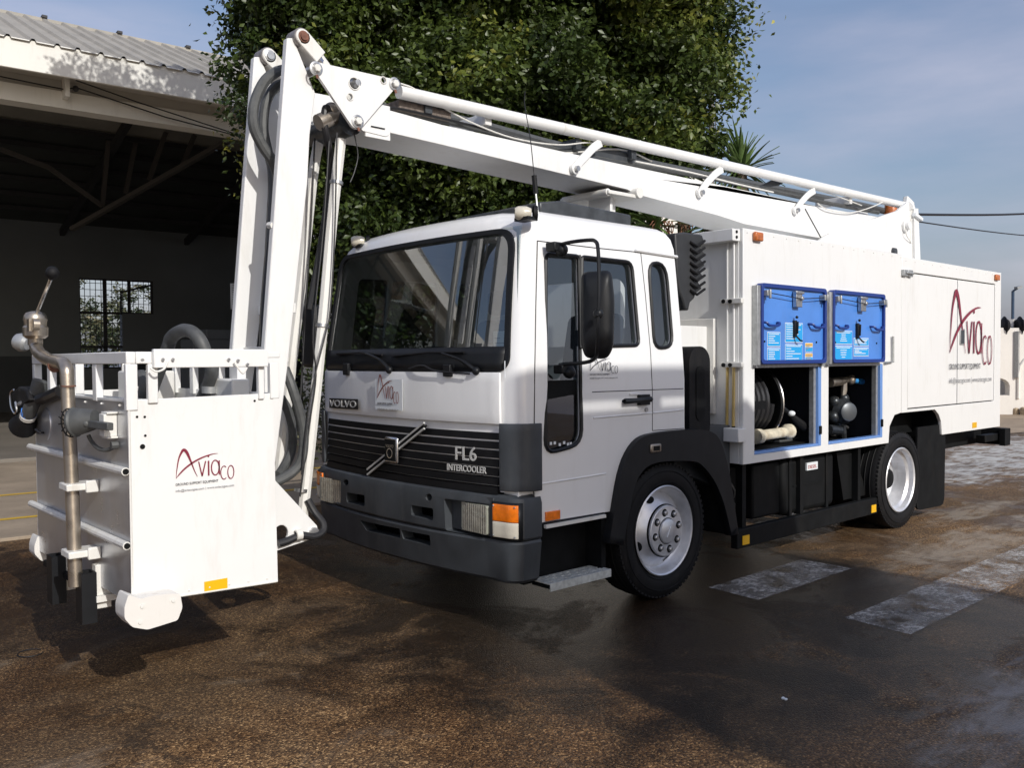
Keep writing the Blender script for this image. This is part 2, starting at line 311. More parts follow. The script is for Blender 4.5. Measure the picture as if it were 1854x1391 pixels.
def worn_paint(name, col, thr=.5, sc=9, stretch=(1, 1, 1), soft=.06, amt=1, lo=.38):
    m = mat(name, col, .6); t = m.node_tree; K = t.links.new; b = t.nodes['Principled BSDF']; o = [n for n in t.nodes if n.type == 'OUTPUT_MATERIAL'][0]
    ge = t.nodes.new('ShaderNodeNewGeometry'); mp_ = t.nodes.new('ShaderNodeMapping'); mp_.inputs['Scale'].default_value = stretch; K(ge.outputs['Position'], mp_.inputs['Vector'])
    n = t.nodes.new('ShaderNodeTexNoise'); n.inputs['Scale'].default_value = sc; n.inputs['Detail'].default_value = 12; n.inputs['Roughness'].default_value = .72; K(mp_.outputs[0], n.inputs['Vector'])
    r = t.nodes.new('ShaderNodeMapRange'); r.inputs[1].default_value = thr-soft; r.inputs[2].default_value = thr+soft; r.inputs[4].default_value = amt; K(n.outputs['Fac'], r.inputs[0])
    n2 = t.nodes.new('ShaderNodeTexNoise'); n2.inputs['Scale'].default_value = 3.6; n2.inputs['Detail'].default_value = 9; n2.inputs['Roughness'].default_value = .7; K(ge.outputs['Position'], n2.inputs['Vector'])
    r2 = t.nodes.new('ShaderNodeMapRange'); r2.inputs[1].default_value = lo; r2.inputs[2].default_value = lo+.22; K(n2.outputs['Fac'], r2.inputs[0]); mm = t.nodes.new('ShaderNodeMath'); mm.operation = 'MULTIPLY'; K(r.outputs[0], mm.inputs[0]); K(r2.outputs[0], mm.inputs[1])
    tr = t.nodes.new('ShaderNodeBsdfTransparent'); mi = t.nodes.new('ShaderNodeMixShader'); K(mm.outputs[0], mi.inputs[0]); K(tr.outputs[0], mi.inputs[1]); K(b.outputs[0], mi.inputs[2]); K(mi.outputs[0], o.inputs[0])
    return m
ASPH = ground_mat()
ZEBRA = worn_paint('worn_white_marking', (.55, .53, .50), .46, 22, (1, 1.5, 1), .12, .85)
YLINE = worn_paint('worn_yellow_marking', (.62, .40, .04), .36, 5, lo=.0)
DUST = worn_paint('pale_dried_dust', (.50, .49, .46), .5, 1.6, (.5, 2.4, 1), .16, .8)
CONC = mat('concrete_apron', (.30, .24, .175), .8, bump=.5, bscale=30, var=.25, vscale=1.2, dirt=.6, dirtcol=(.14, .11, .08), bdist=.004)
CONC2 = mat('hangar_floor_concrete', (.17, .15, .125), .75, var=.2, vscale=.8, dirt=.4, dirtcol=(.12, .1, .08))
DIRT = mat('dry_earth', (.3, .23, .16), .9, bump=.6, bscale=12, bdist=.02, var=.25, vscale=1.5)
STONE = mat('kerb_stone', (.42, .33, .22), .85, bump=.5, bscale=20, bdist=.01, var=.3, vscale=4)
PLAST = mat('white_render', (.76, .73, .68), .8, bump=.3, bscale=20, var=.05, vscale=.8, dirt=.25, dirtcol=(.5, .45, .38))
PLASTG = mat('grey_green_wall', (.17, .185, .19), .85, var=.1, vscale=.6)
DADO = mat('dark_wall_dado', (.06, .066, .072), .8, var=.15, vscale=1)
FASC = mat('fascia_white', (.76, .75, .70), .55, var=.04, vscale=.7, dirt=.3, dirtcol=(.45, .42, .36))
ROOFM = mat('roof_sheet_metal', (.33, .31, .27), .6, var=.15, vscale=1.2, dirt=.5, dirtcol=(.2, .18, .15))
STEELD = mat('dark_roof_steel', (.04, .04, .042), .7)
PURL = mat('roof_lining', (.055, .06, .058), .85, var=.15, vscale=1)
BARK = mat('bark', (.10, .075, .05), .9, bump=.8, bscale=25, bdist=.02, var=.3, vscale=6)
POLE = mat('weathered_pole', (.16, .15, .14), .8, var=.2, vscale=5)
LAMPM = mat('lamp_post_paint', (.04, .07, .12), .5)
def leafmat(name, c0, c1, c2, rough=.42):
    m = bpy.data.materials.new(name); m.use_nodes = True; t = m.node_tree; b = t.nodes['Principled BSDF']; K = t.links.new; o = [n for n in t.nodes if n.type == 'OUTPUT_MATERIAL'][0]
    at = t.nodes.new('ShaderNodeAttribute'); at.attribute_name = 'tint'; rp = t.nodes.new('ShaderNodeValToRGB'); e = rp.color_ramp.elements
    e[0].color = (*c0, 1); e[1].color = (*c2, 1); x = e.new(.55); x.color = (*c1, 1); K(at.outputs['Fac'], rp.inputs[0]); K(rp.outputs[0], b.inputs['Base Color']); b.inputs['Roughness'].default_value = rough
    tl = t.nodes.new('ShaderNodeBsdfTranslucent'); K(rp.outputs[0], tl.inputs[0]); mi = t.nodes.new('ShaderNodeMixShader'); mi.inputs[0].default_value = .22; K(b.outputs[0], mi.inputs[1]); K(tl.outputs[0], mi.inputs[2]); K(mi.outputs[0], o.inputs[0])
    return m
LEAF = leafmat('ficus_leaves', (.022, .042, .010), (.088, .125, .022), (.38, .36, .06))
YUCCA = mat('yucca_leaf', (.10, .16, .045), .45, var=.3, vscale=6)
BUSH = leafmat('shrub_leaves', (.03, .05, .02), (.12, .13, .07), (.24, .21, .12))

# ------------------------------------------------------------------ ground and markings
def sheet(name, pts, z, m, **t): 
    mb = MB(); mb.add([(p[0], p[1], z) for p in pts], [tuple(range(len(pts)))]); return mb.build(name, m, kind='structure', **t)
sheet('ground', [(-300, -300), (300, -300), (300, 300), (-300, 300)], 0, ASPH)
def slab(name, pts, z0, z1, m): return MB().prism([(p[0], p[1], z0) for p in pts], (0, 0, z1-z0)).build(name, m, bevel=.01, kind='structure')
H_ANG = R(-4.0); HU = V((math.cos(H_ANG), math.sin(H_ANG), 0)); HN = V((-math.sin(H_ANG), math.cos(H_ANG), 0))
H0 = Zp(0, 842, 0)
def hp(u, d, z=0): return H0 + HU*u + HN*d + V((0, 0, z))
a0 = hp(-30, -7.05); a1 = hp(12, -7.05)
slab('concrete_apron', [a0, a1, hp(12, -.02), hp(-30, -.02)], -.05, .03, CONC)
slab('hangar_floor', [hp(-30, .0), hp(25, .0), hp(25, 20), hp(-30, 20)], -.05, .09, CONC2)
# apron joints and yellow bay lines
for d in (-4.1, -6.0): sheet('yellow_line', [hp(-20, d), hp(4.5, d), hp(4.5, d+.11), hp(-20, d+.11)], .034, YLINE)
# zebra bars
for k, (x1, yb) in enumerate(((1.75, -.47), (4.4, -1.50), (5.2, -2.55))):
    sheet('crossing_stripe', [(.44, yb), (x1, yb), (x1, yb+.43), (.47, yb+.43)], .004, ZEBRA)
sheet('earth_verge', [(14.5, 3.3), (40, -3), (60, 20), (10, 14), (9, 6)], .012, DIRT)

# ================================================================== THE TRUCK
truck = empty('aerial_platform_truck', (0, 0, 0), 'white platform truck with folded boom over its cab and raised blue hatches', 'truck')
T = truck
def text(s, o, u, v_, h, m, parent, name='lettering', width=None, bold=0, ext=.001, squash=None, align='LEFT'):
    c = bpy.data.curves.new('t', 'FONT'); c.body = s; c.size = 1; c.offset = bold; c.extrude = 0; c.resolution_u = 3
    t = bpy.data.objects.new('t', c); COL.objects.link(t); dg = bpy.context.evaluated_depsgraph_get(); dg.update()
    me = bpy.data.meshes.new_from_object(t.evaluated_get(dg)); bpy.data.objects.remove(t); bpy.data.curves.remove(c)
    n = len(me.vertices); co = np.zeros(n*3, np.float32); me.vertices.foreach_get('co', co); co = co.reshape(-1, 3)
    x0, x1 = co[:, 0].min(), co[:, 0].max(); hh = h/.72; wx = (width/(x1-x0)) if width else hh
    u = V(u).normalized(); v_ = V(v_).normalized(); nn = u.cross(v_); o = V(o)
    out = np.array([list(o+u*float((p[0]-x0)*wx)+v_*float(p[1]*hh)) for p in co], np.float32)
    me.vertices.foreach_set('co', out.ravel()); me.materials.clear(); me.update()
    # give the letters a skin-thin depth
    bm = bmesh.new(); bm.from_mesh(me); r_ = bmesh.ops.extrude_face_region(bm, geom=list(bm.faces)); bmesh.ops.translate(bm, vec=nn*ext, verts=[g for g in r_['geom'] if isinstance(g, bmesh.types.BMVert)]); bmesh.ops.recalc_face_normals(bm, faces=bm.faces); bm.to_mesh(me); bm.free()
    return link(name, me, m, parent)
def stroke(mb, pts, ws, o, u, v_, n, h=.001):
    """flat calligraphic stroke given by centre points and widths in the (u,v) plane"""
    P = cr([(p[0], p[1], 0) for p in pts], 7); W = cr([(w_, 0, 0) for w_ in ws], 7); a = []; b = []
    for i, p in enumerate(P):
        t = (P[min(len(P)-1, i+1)]-P[max(0, i-1)]).normalized(); q = V((-t.y, t.x, 0))*max(.0005, W[i].x)/2
        a.append(p+q); b.append(p-q)
    f = lambda p: o+u*p.x+v_*p.y
    N = len(P); vs_ = [f(p) for p in a]+[f(p) for p in b]; vs_ += [p+n*h for p in vs_]
    fs = []
    for i in range(N-1): fs += [(i, i+1, N+i+1, N+i), (2*N+i, 3*N+i, 3*N+i+1, 2*N+i+1), (i, 2*N+i, 2*N+i+1, i+1), (N+i, N+i+1, 3*N+i+1, 3*N+i)]
    mb.add(vs_, fs)
def logo(o, u, v_, W_, parent, c1=CRED, c2=CGREY, vs_=1.0, big=True):
    """red swooping A, 'via', hanging 'co', two small lines of print"""
    u = V(u).normalized(); v_ = V(v_).normalized(); n = u.cross(v_); o = V(o)+n*.002; uu = u*W_; vv = v_*W_*vs_
    m = MB()
    stroke(m, [(.0, .0), (.015, .16), (.05, .36), (.10, .48), (.14, .52), (.19, .46), (.25, .30), (.31, .12), (.36, .0)], [.004, .014, .024, .038, .05, .046, .028, .014, .006], o, uu, vv, n)
    stroke(m, [(.0, .005), (.06, .08), (.16, .18), (.3, .28), (.46, .355), (.62, .40), (.72, .405)], [.003, .022, .03, .03, .026, .015, .004], o, uu, vv, n)
    m.build('logo_mark', c1, parent)
    m = MB(); el = lambda cx, cy, rx, ry, a0, a1: [(cx+rx*math.cos(R(a0+(a1-a0)*i/10)), cy+ry*math.sin(R(a0+(a1-a0)*i/10))) for i in range(11)]
    for pts, ws in (([(.385, .28), (.44, .0)], [.018, .02]), ([(.505, .28), (.44, .0)], [.02, .024]), ([(.555, .28), (.555, .0)], [.026, .026]), ([(.555, .35), (.555, .375)], [.026, .026]),
                    (el(.672, .14, .068, .14, 0, 360), [.02]*11), ([(.742, .27), (.742, .0)], [.02, .02])): stroke(m, pts, ws, o, uu, vv, n)
    m.build('logo_letters', c1, parent); m = MB()
    for pts in (el(.825, .03, .06, .125, 55, 305), el(.945, .03, .055, .125, 0, 360)): stroke(m, pts, [.015]*11, o+n*.001, uu, vv, n)
    m.build('logo_letters', c1, parent)
    if big:
        text('GROUND SUPPORT EQUIPMENT', o+uu*-.01-vv*.135, u, v_, .036*W_*vs_*1.35, c2, parent, width=.73*W_)
        text('info@aviacogse.com | www.aviacogse.com', o+uu*-.01-vv*.25, u, v_, .036*W_*vs_*1.25, CLIGHT, parent, width=1.01*W_)
    else:
        text('GROUND SUPPORT EQUIPMENT', o+uu*.02-vv*.17, u, v_, .022*W_*vs_*1.35, c2, parent, width=.7*W_)

CW = 2.30
def tumble(z): return .095*max(0, (z-1.5)/.95)**1.15
def rake(z): return .13*max(0, (z-1.55)/.9)**1.1
def front_x(y, z):
    u_ = (y-1.15); a = abs(u_)/(1.02); x = -1.42+.09*min(a, 1)**2
    if abs(u_) > 1.02: x += .14*((abs(u_)-1.02)/.13)**2.2
    return x+rake(z)
def plan(z, ins=0.0):
    tm = tumble(z)+ins; rk = rake(z); P = []
    xr = .245-ins
    for i in range(9): P.append((xr-(xr+1.19-rk-ins*.6)*i/8*1.0, tm))
    for i in range(1, 7):
        t = R(90*i/6); P.append((-1.19+rk+ins*.6-(.14)*math.sin(t), tm+.13*(1-math.cos(t))))
    y0 = tm+.13; y1 = CW-y0
    for i in range(1, 24):
        y = y0+(y1-y0)*i/24; P.append((front_x(max(.13, min(2.17, 1.15+(y-1.15)*1.02/(1.15-y0))), z)+ins, y))
    near = P[:15]
    P += [(x, CW-y) for x, y in reversed(near)]
    P[15:38] = [(x, y) for x, y in P[15:38]]
    # front block shifts back with inset too
    P = [(x+(ins if 9 <= i <= 14 or 38 <= i <= 43 else 0), y) for i, (x, y) in enumerate(P)]
    return P
def loft(levels, m):
    n = None; vs_ = []; fs = []
    for z, ins in levels:
        p = plan(z, ins); n = len(p); vs_ += [(x, y, z) for x, y in p]
    for i in range(len(levels)-1): fs += [(i*n+k, i*n+(k+1) % n, (i+1)*n+(k+1) % n, (i+1)*n+k) for k in range(n)]
    fs += [tuple(range(n))[::-1], tuple((len(levels)-1)*n+k for k in range(n))]
    m.add(vs_, fs)
def roofz(v_, y):  # crown
    return v_
cabm = MB()
loft([(.67, 0), (1.0, 0), (1.27, 0), (1.5, 0), (1.7, 0), (1.95, 0), (2.2, 0), (2.42, 0), (2.49, .012), (2.535, .035), (2.565, .075), (2.585, .14), (2.6, .26), (2.61, .5)], cabm)
cab = cabm.build('cab', CABW, T, angle=28)
inn = MB(); loft([(.9, .05), (1.27, .05), (1.5, .05), (1.9, .05), (2.35, .05), (2.45, .06), (2.5, .12)], inn)
inner = inn.build('c', None)
def ycut(poly, y0=-.3, y1=2.6): return MB().prism([(x, y0, z) for x, z in poly], (0, y1-y0, 0)).build('c', None)
def sw(px, y=None):   # px polygon -> (x,z) on the near side
    out = []
    for p in px:
        q = Yp(p[0], p[1], .03); q = Yp(p[0], p[1], tumble(q.z)); out.append((q.x, q.z))
    return out
W1 = rpoly(sw([(987, 459), (1047, 464), (1051, 804), (985, 823)]), [.05, .03, .09, .1])
W2 = rpoly(sw([(1053, 465), (1143, 475), (1156, 625), (1052, 628)]), [.02, .06, .04, .02])
W3 = rpoly(sw([(1173, 474), (1205, 479), (1217, 628), (1184, 631)]), [.11, .12, .08, .08])
def fz(y0, y1, z0, z1, r): return rrect(y0, y1, z0, z1, r, 6)
WS = rpoly([(.10, 1.585), (2.20, 1.585), (2.135, 2.445), (.165, 2.445)], [.10, .10, .13, .13], 6)
def xcut(poly, x0=-1.8, x1=-.9): return MB().prism([(x0, y, z) for y, z in poly], (x1-x0, 0, 0)).build('c', None)
AO = [Yp(*p, -.035) for p in ((1103, 985), (1112, 930), (1124, 862), (1138, 822), (1158, 796), (1186, 786), (1240, 780), (1280, 781), (1302, 797), (1318, 850), (1328, 910), (1336, 968))]
AI = [Yp(*p, -.035) for p in ((1126, 988), (1136, 935), (1148, 878), (1164, 850), (1184, 838), (1210, 834), (1250, 834), (1268, 840), (1290, 866), (1306, 900), (1316, 935), (1324, 970))]
AO = cr(AO, 3); AI = cr(AI, 3)
arch0 = [(-.64, .3), (-.60, .72), (-.50, 1.0), (-.33, 1.15), (.02, 1.16), (.7, 1.16), (.7, .3)]
arch = [(AO[0].x+.05, .3)]+[(p.x+(.05 if p.x < -.3 else 0), min(p.z-.035, 1.16)) for p in AO if p.x < .3]+[(.7, 1.16), (.7, .3)]
rearw = rrect(.5, 1.8, 1.75, 2.25, .1)
cut(cab, [MB().box(-1.7, -1.2, -.2, 2.5, .5, .862).build('c', None), inner, ycut(W1), ycut(W2), ycut(W3), xcut(WS), ycut(arch, -.1, 2.5), MB().prism([(.1, y, z) for y, z in rearw], (.4, 0, 0)).build('c', None)])
cab.data.materials.clear(); cab.data.materials.append(CABW)
# glazing follows the cab skin
def skin_side(poly, off, far=False, name='window', m=SGLASS):
    mb = MB(); P = []
    for x, z in poly: P.append((x, (tumble(z)+off) if not far else CW-tumble(z)-off, z))
    tri = tessellate_polygon([[V(p) for p in P]]); mb.add(P, [tuple(t) for t in tri]); return mb.build(name, m, T)
for far in (False, True):
    for W_ in (W1, W2, W3):
        skin_side(W_, .02, far)
        ring = [V((x, (tumble(z)-.003) if not far else CW-tumble(z)+.003, z)) for x, z in W_]
        MB().tube(ring, .013, 6, closed=True).build('window_seal', BLACKP, T)
wl = MB(); zs = [1.56+(2.46-1.56)*j/10 for j in range(11)]
def wsf(i, j):
    z = 1.57+.89*j; h = 1.08-.06*j; y = 1.15-h+2*h*i
    return (front_x(max(.1, min(2.2, y)), z)+.022, y, z)
wind = wl.grid(wsf, 30, 10).build('windscreen', GLASS, T)
wsr = [V((front_x(y, z)-.002, y, z)) for y, z in rpoly([(.10, 1.585), (2.20, 1.585), (2.135, 2.445), (.165, 2.445)], [.10, .10, .13, .13], 10)]
dense = []
for i in range(len(wsr)):
    a, b = wsr[i], wsr[(i+1) % len(wsr)]; k = max(1, int((b-a).length/.06))
    for j in range(k):
        p = a.lerp(b, j/k); dense.append(V((front_x(p.y, p.z)-.002, p.y, p.z)))
fr = MB(); n_ = len(dense); ctr = V((0, 1.15, 2.0)); vs_ = []
for p in dense:
    for s_, o_ in ((1.012, .002), (1.012, -.01), (.968, -.008), (.964, .012)):
        y = ctr.y+(p.y-ctr.y)*(s_ if s_ > 1 else 1-(1-s_)*.9); z = ctr.z+(p.z-ctr.z)*(s_ if s_ > 1 else 1-(1-s_)*1.6)
        vs_.append((front_x(y, z)+o_, y, z))
fr.add(vs_, [(i*4+k, i*4+k+1, ((i+1) % n_)*4+k+1, ((i+1) % n_)*4+k) for i in range(n_) for k in range(3)])
fr.build('windscreen_seal', BLACKP, T)
# black scuttle under the glass
sc = MB(); sc.grid(lambda i, j: (front_x(.13+2.04*i, 1.59+.14*j)-.012+.01*j, .13+2.04*i, 1.59+.14*j), 26, 3)
sc.build('scuttle_panel', BLACKP, T, solid=.015)
# bonnet
bo = MB(); bo.grid(lambda i, j: (front_x(.14+2.02*i, 1.4)-.012-.003*math.sin(math.pi*j), .14+2.02*i, 1.268+.308*j), 26, 5)
bonnet = bo.build('bonnet', CABW, T, solid=.022, bevel=.004)
# grille : recessed backing and slats
gb = MB(); gb.grid(lambda i, j: (front_x(.15+2.0*i, 1.2)+.05-.04*(1-j), .15+2.0*i, .84+.43*j), 24, 3)
grille = gb.build('grille', MATTK, T, solid=.02)
for k in range(7):
    z = .872+k*.054
    g = MB(); prof = [(-.028, -.023), (-.022, .018), (-.010, .0245), (.015, .026), (.015, -.021)]
    ys = [.16+1.98*i/24 for i in range(25)]
    if 2 <= k <= 4: pass
    vv_ = [(front_x(y, 1.2)+a+.004+.016*(k/6), y, z+b) for y in ys for a, b in prof]
    g.add(vv_, [(i*5+q, i*5+(q+1) % 5, (i+1)*5+(q+1) % 5, (i+1)*5+q) for i in range(24) for q in range(5)]+[(0, 1, 2, 3, 4), (124, 123, 122, 121, 120)])
    g.build('grille_slat', GRL, grille)
# corner wind deflectors
for far in (False, True):
    d = MB()
    def df(i, j, far=far):
        z = .875+.40*j; t = i*1.02; 
        if t < .35: y = .145-.0*t; 
        P_ = [(-1.345, .150), (-1.335, .10), (-1.30, .045), (-1.255, .005), (-1.20, -.012), (-1.16, -.012)]
        k = i*5; a = int(min(4, k)); f_ = k-a; x = P_[a][0]*(1-f_)+P_[a+1][0]*f_; y = P_[a][1]*(1-f_)+P_[a+1][1]*f_
        y -= .012
        taper = 0
        return (x-.012, y if not far else CW-y, z)
    d.grid(df, 10, 8); d.build('wind_deflector', GREYP, T, solid=.02, bevel=.005)
# step panel inside deflectors / lower body white lip
for yy in (0.0, 2.12): MB().box(-1.31, -1.15, yy+.03, yy+.15, .80, .90).build('corner_panel', CABW, T)
# badge bar and badge
bx = lambda y: front_x(y, 1.2)-.03
pA, pB = Xp(667, 855, -1.44), Xp(770, 771, -1.44)
iron = MB()
for s_ in (-.018, .018): iron.bar(pA+V((-.008, 0, s_)), pB+V((-.008, 0, s_)), .012, .013, (-1, 0, 0))
MB().bar(pA+V((-.002, 0, 0)), pB+V((-.002, 0, 0)), .012, .03, (-1, 0, 0)).build('bar_core', MATTK, T)
emb = iron.build('badge_bar', SILV, T)
pc = Xp(712, 815, -1.45)
bd = MB().box(-1.475, -1.45, pc.y-.075, pc.y+.075, pc.z-.088, pc.z+.088).build('badge', CHROME, T, bevel=.012)
MB().box(-1.479, -1.4755, pc.y-.06, pc.y+.06, pc.z-.072, pc.z+.072).build('badge_face', MATTK, bd)
text('VOLVO', V((-1.4795, pc.y+.045, pc.z+.018)), (0, -1, 0), (0, 0, 1), .02, CHROME, bd, width=.09)
bdr = MB().lathe([(.028, 0), (.034, 0), (.034, .002), (.028, .002), (.028, 0)], (-1.4795, pc.y, pc.z-.02), (-1, 0, 0), 20).build('badge_ring', CHROME, bd)
# wordings on the front : FL6, INTERCOOLER, VOLVO
def on_front(px, py, off=.02):
    p = Xp(px, py, -1.38)
    for _ in range(4): p = Xp(px, py, front_x(p.y, 1.3)-off)
    return p
def front_text(s, a, b, h, m, bold=0, off=.03):
    A, B = on_front(*a, off=off), on_front(*b, off=off); return text(s, A, B-A, (0, 0, 1), h, m, T, width=(B-A).length, bold=bold, ext=.004)
front_text('FL6', (825, 832), (863, 835), .085, SILV, .008, off=.055)
front_text('INTERCOOLER', (810, 851), (881, 858), .04, SILV, .012, off=.056)
a, b = on_front(597, 738, .042), on_front(649, 741, .042)
pl = MB(); pl.prism([a+V((0, 0, -.004)), b+V((0, 0, -.004)), b+V((0, 0, .07)), a+V((0, 0, .07))], (-.005, 0, 0))
pl.build('name_plate', BLACKP, T, bevel=.003)
text('VOLVO', a+V((-.007, -.01, .01)), b-a, (0, 0, 1), .05, SILV, T, width=(b-a).length*.93, bold=.01, ext=.004)
# logo magnet on the bonnet
a, b = on_front(680, 741, .04), on_front(729, 744, .04)
pl = MB(); pl.prism([a, b, b+V((0, 0, .205)), a+V((0, 0, .205))], (-.002, 0, 0)); mg = pl.build('magnetic_sign', PAPER, T)
logo(a+(b-a)*.1+V((-.003, 0, .075)), (b-a), (0, 0, 1), (b-a).length*.78, mg, c1=mat('faded_logo_red', (.2, .06, .05), .6), vs_=1.2, big=True)
# door lines, handle and trims on the near side
def side_tube(px, r=.0035, m=CABLE, off=0, name='door_gap'):
    pts = []
    for i in range(len(px)-1):
        for k in range(6): pts.append((px[i][0]+(px[i+1][0]-px[i][0])*k/6, px[i][1]+(px[i+1][1]-px[i][1])*k/6))
    pts.append(px[-1]); P = []
    for p in pts:
        q = Yp(p[0], p[1], .03); y = tumble(q.z)+off; P.append(Yp(p[0], p[1], y))
    return MB().tube(P, r, 5).build(name, m, T)
side_tube([(973, 436), (970, 560), (968, 690), (966, 905)])
side_tube([(973, 436), (1080, 449), (1160, 457), (1225, 463)], .003)
side_tube([(1160, 457), (1168, 530), (1178, 640), (1181, 706), (1181, 780)], .0032)
side_tube([(1072, 710), (1181, 706), (1237, 704)], .0028)
side_tube([(1181, 780), (1238, 776)], .0028)
side_tube([(968, 950), (1088, 930)], .005)
dt = MB()
for a, b in (((1074, 757), (1180, 748)), ((1182, 748), (1237, 742)), ((972, 878), (1096, 858))):
    dt.tube([Yp(*a, 0), Yp(*b, 0)], .006, 6)
dt.build('door_swage', CABW, T)
hd = MB(); a = Yp(1131, 727, -.03); b = Yp(1178, 723, -.03)
hd.tube([a+V((.02, .03, 0)), a, a+(b-a)*.5+V((0, -.012, 0)), b, b+V((0, .03, 0))], [.014, .02, .017, .02, .02], 8)
hp_ = Yp(1165, 724, -.012); hd.box(hp_.x-.05, hp_.x+.05, -.03, .002, hp_.z-.035, hp_.z+.035); door_handle = hd.build('door_handle', BLACKP, T, bevel=.006)
k = Yp(1169, 742, 0); MB().cyl(k+V((0, .005, 0)), k+V((0, -.012, 0)), .014).build('door_lock', ZINC, T)
k = Yp(1148, 714, 0); MB().box(k.x-.05, k.x+.05, -.006, .002, k.z-.008, k.z+.01).build('handle_recess_lip', CABW, T, bevel=.004)
# window divider, black lower strip blind
side_tube([(1049, 462), (1051, 560), (1052, 630)], .012, BLACKP, -.002, 'window_divider')
bl = sw([(986, 690), (1051, 688), (1051, 803), (986, 822)]); MB().prism([(x, .035, z) for x, z in rpoly(bl, [.0, 0, .09, .1])], (0, .01, 0)).build('door_lower_blind', MATTK, T)
# sticker row at the foot of the strip window
st = MB(); 
for px in (1000, 1007, 1016, 1024, 1031, 1036): q = Yp(px, 805+random.uniform(-3, 3), 0); st.box(q.x-.008, q.x+.01, .012, .015, q.z-.008, q.z+.01)
st.build('peeled_sticker', PAPER, T)
a = Yp(1068, 680, -.0); logo(Yp(1068, 672, -.001), (1, 0, 0), (0, 0, 1), .26, T, c1=CGREY, vs_=.75, big=True)
# side marker
q = Yp(1001, 934, -.008); MB().box(q.x-.06, q.x+.06, -.014, .002, q.z-.028, q.z+.028).build('side_marker', AMBER, T, bevel=.004)
# gutter and roof trims
side_tube([(1150, 453), (1226, 465)], .01, CABW, -.008, 'rain_gutter')
# ---- mirrors
mir = MB(); c = Yp(1081, 569, -.28)
mpoly = rpoly([(-.135, .31), (.12, .32), (.145, .1), (.135, -.24), (.08, -.33), (-.11, -.32), (-.145, -.2), (-.14, .1)], .05, 4)
N_ = len(mpoly); ux = V((.60, -.76, 0)).normalized()*.68
vs_ = []
for s_, dd in ((1, .06), (1, .02), (.93, -.02), (.75, -.045), (.4, -.058)):
    for x, z in mpoly: vs_.append(c+ux*x*s_+V((0, 0, z*s_*.80))+V((.7, .5, 0))*dd*.8)
mir.add(vs_, [(i*N_+k_, i*N_+(k_+1) % N_, (i+1)*N_+(k_+1) % N_, (i+1)*N_+k_) for i in range(4) for k_ in range(N_)]+[tuple(range(N_)), tuple(range(4*N_, 5*N_))])
mirror = mir.build('wing_mirror', BLACKP, T, angle=50)
MB().prism([c+ux*x*.92+V((0, 0, z*.74))+V((.7, .5, 0))*.049 for x, z in mpoly], V((.7, .5, 0))*.003).build('mirror_glass', CHROME, mirror)
arm = MB()
arm.tube(cr([Yp(1003, 446, .03), Yp(1030, 439, -.1), Yp(1062, 435, -.22), Yp(1078, 437, -.31), Yp(1083, 455, -.36), Yp(1085, 520, -.40), Yp(1083, 570, -.40), Yp(1081, 630, -.38), Yp(1078, 648, -.31), Yp(1062, 656, -.2), Yp(1030, 659, -.06), Yp(1012, 661, .0)], 5), .0115, 8)
arm.build('mirror_arm', BLACKP, mirror)
q = Yp(1083, 568, -.39); MB().ball(q, .03).bar(q-V((.05, .03, 0)), q+V((.05, .03, 0)), .02, .03).build('mirror_clamp', BLACKP, mirror)
for p in ((1004, 447), (1018, 668)):
    q = Yp(*p, .02); MB().box(q.x-.05, q.x+.05, q.y-.05, q.y+.03, q.z-.03, q.z+.025).ball(q+V((.02, -.04, -.02)), .04).build('mirror_bracket', BLACKP, T, bevel=.008)
# far side mirror
MB().box(-1.3, -1.22, 2.42, 2.62, 1.6, 2.1).build('wing_mirror', BLACKP, T, bevel=.03, seg=3)
# ---- cab interior
for y in (.62, 1.68):
    s_ = MB().box(-.62, -.12, y-.25, y+.25, 1.22, 1.38).build('seat', SEAT, T, bevel=.05, seg=3)
    MB().prism([(-.17, y-.24, 1.35), (-.02, y-.24, 1.35), (.06, y-.24, 1.98), (-.04, y-.24, 1.98)], (0, .48, 0)).build('seat_backrest', SEAT, s_, bevel=.045, seg=3)
    MB().box(-.03, .07, y-.14, y+.14, 2.02, 2.22).build('headrest', SEAT, s_, bevel=.04, seg=3)
MB().prism([(-1.3, .12, 1.2), (-1.3, .12, 1.60), (-1.12, .12, 1.64), (-.92, .12, 1.55), (-.86, .12, 1.2)], (0, 2.06, 0)).build('dashboard', DASH, T, bevel=.02)
sw_ = MB(); cs = V((-.80, .62, 1.62)); ax = V((.62, 0, .78)).normalized(); e1 = V((0, 1, 0)); e2 = ax.cross(e1)
sw_.tube([cs+(e1*math.cos(t)+e2*math.sin(t))*.22 for t in [2*math.pi*k_/28 for k_ in range(28)]], .014, 8, closed=True)
for t in (0.2, 2.3, 4.4): sw_.cyl(cs-ax*.03, cs+(e1*math.cos(t)+e2*math.sin(t))*.22, .012, n=6)
sw_.cyl(cs-ax*.3, cs, .03); sw_.build('steering_wheel', DASH, T)
MB().box(-.95, -.8, 1.2, 1.45, 1.4, 1.75).build('control_box', DASH, T, bevel=.02)
# sun visor and white papers inside glass
q = Xp(908, 619, -1.28); MB().box(q.x-.0, q.x+.002, q.y-.075, q.y+.075, q.z-.06, q.z+.065).build('permit_sticker', PAPER, T)
tl = MB()
for i, w_ in enumerate((.05, .09, .12)): tl.box(q.x-.003, q.x-.001, q.y+.06-w_, q.y+.06, q.z+.02-.03*i, q.z+.024-.03*i)
tl.build('sticker_print', CLIGHT, T)
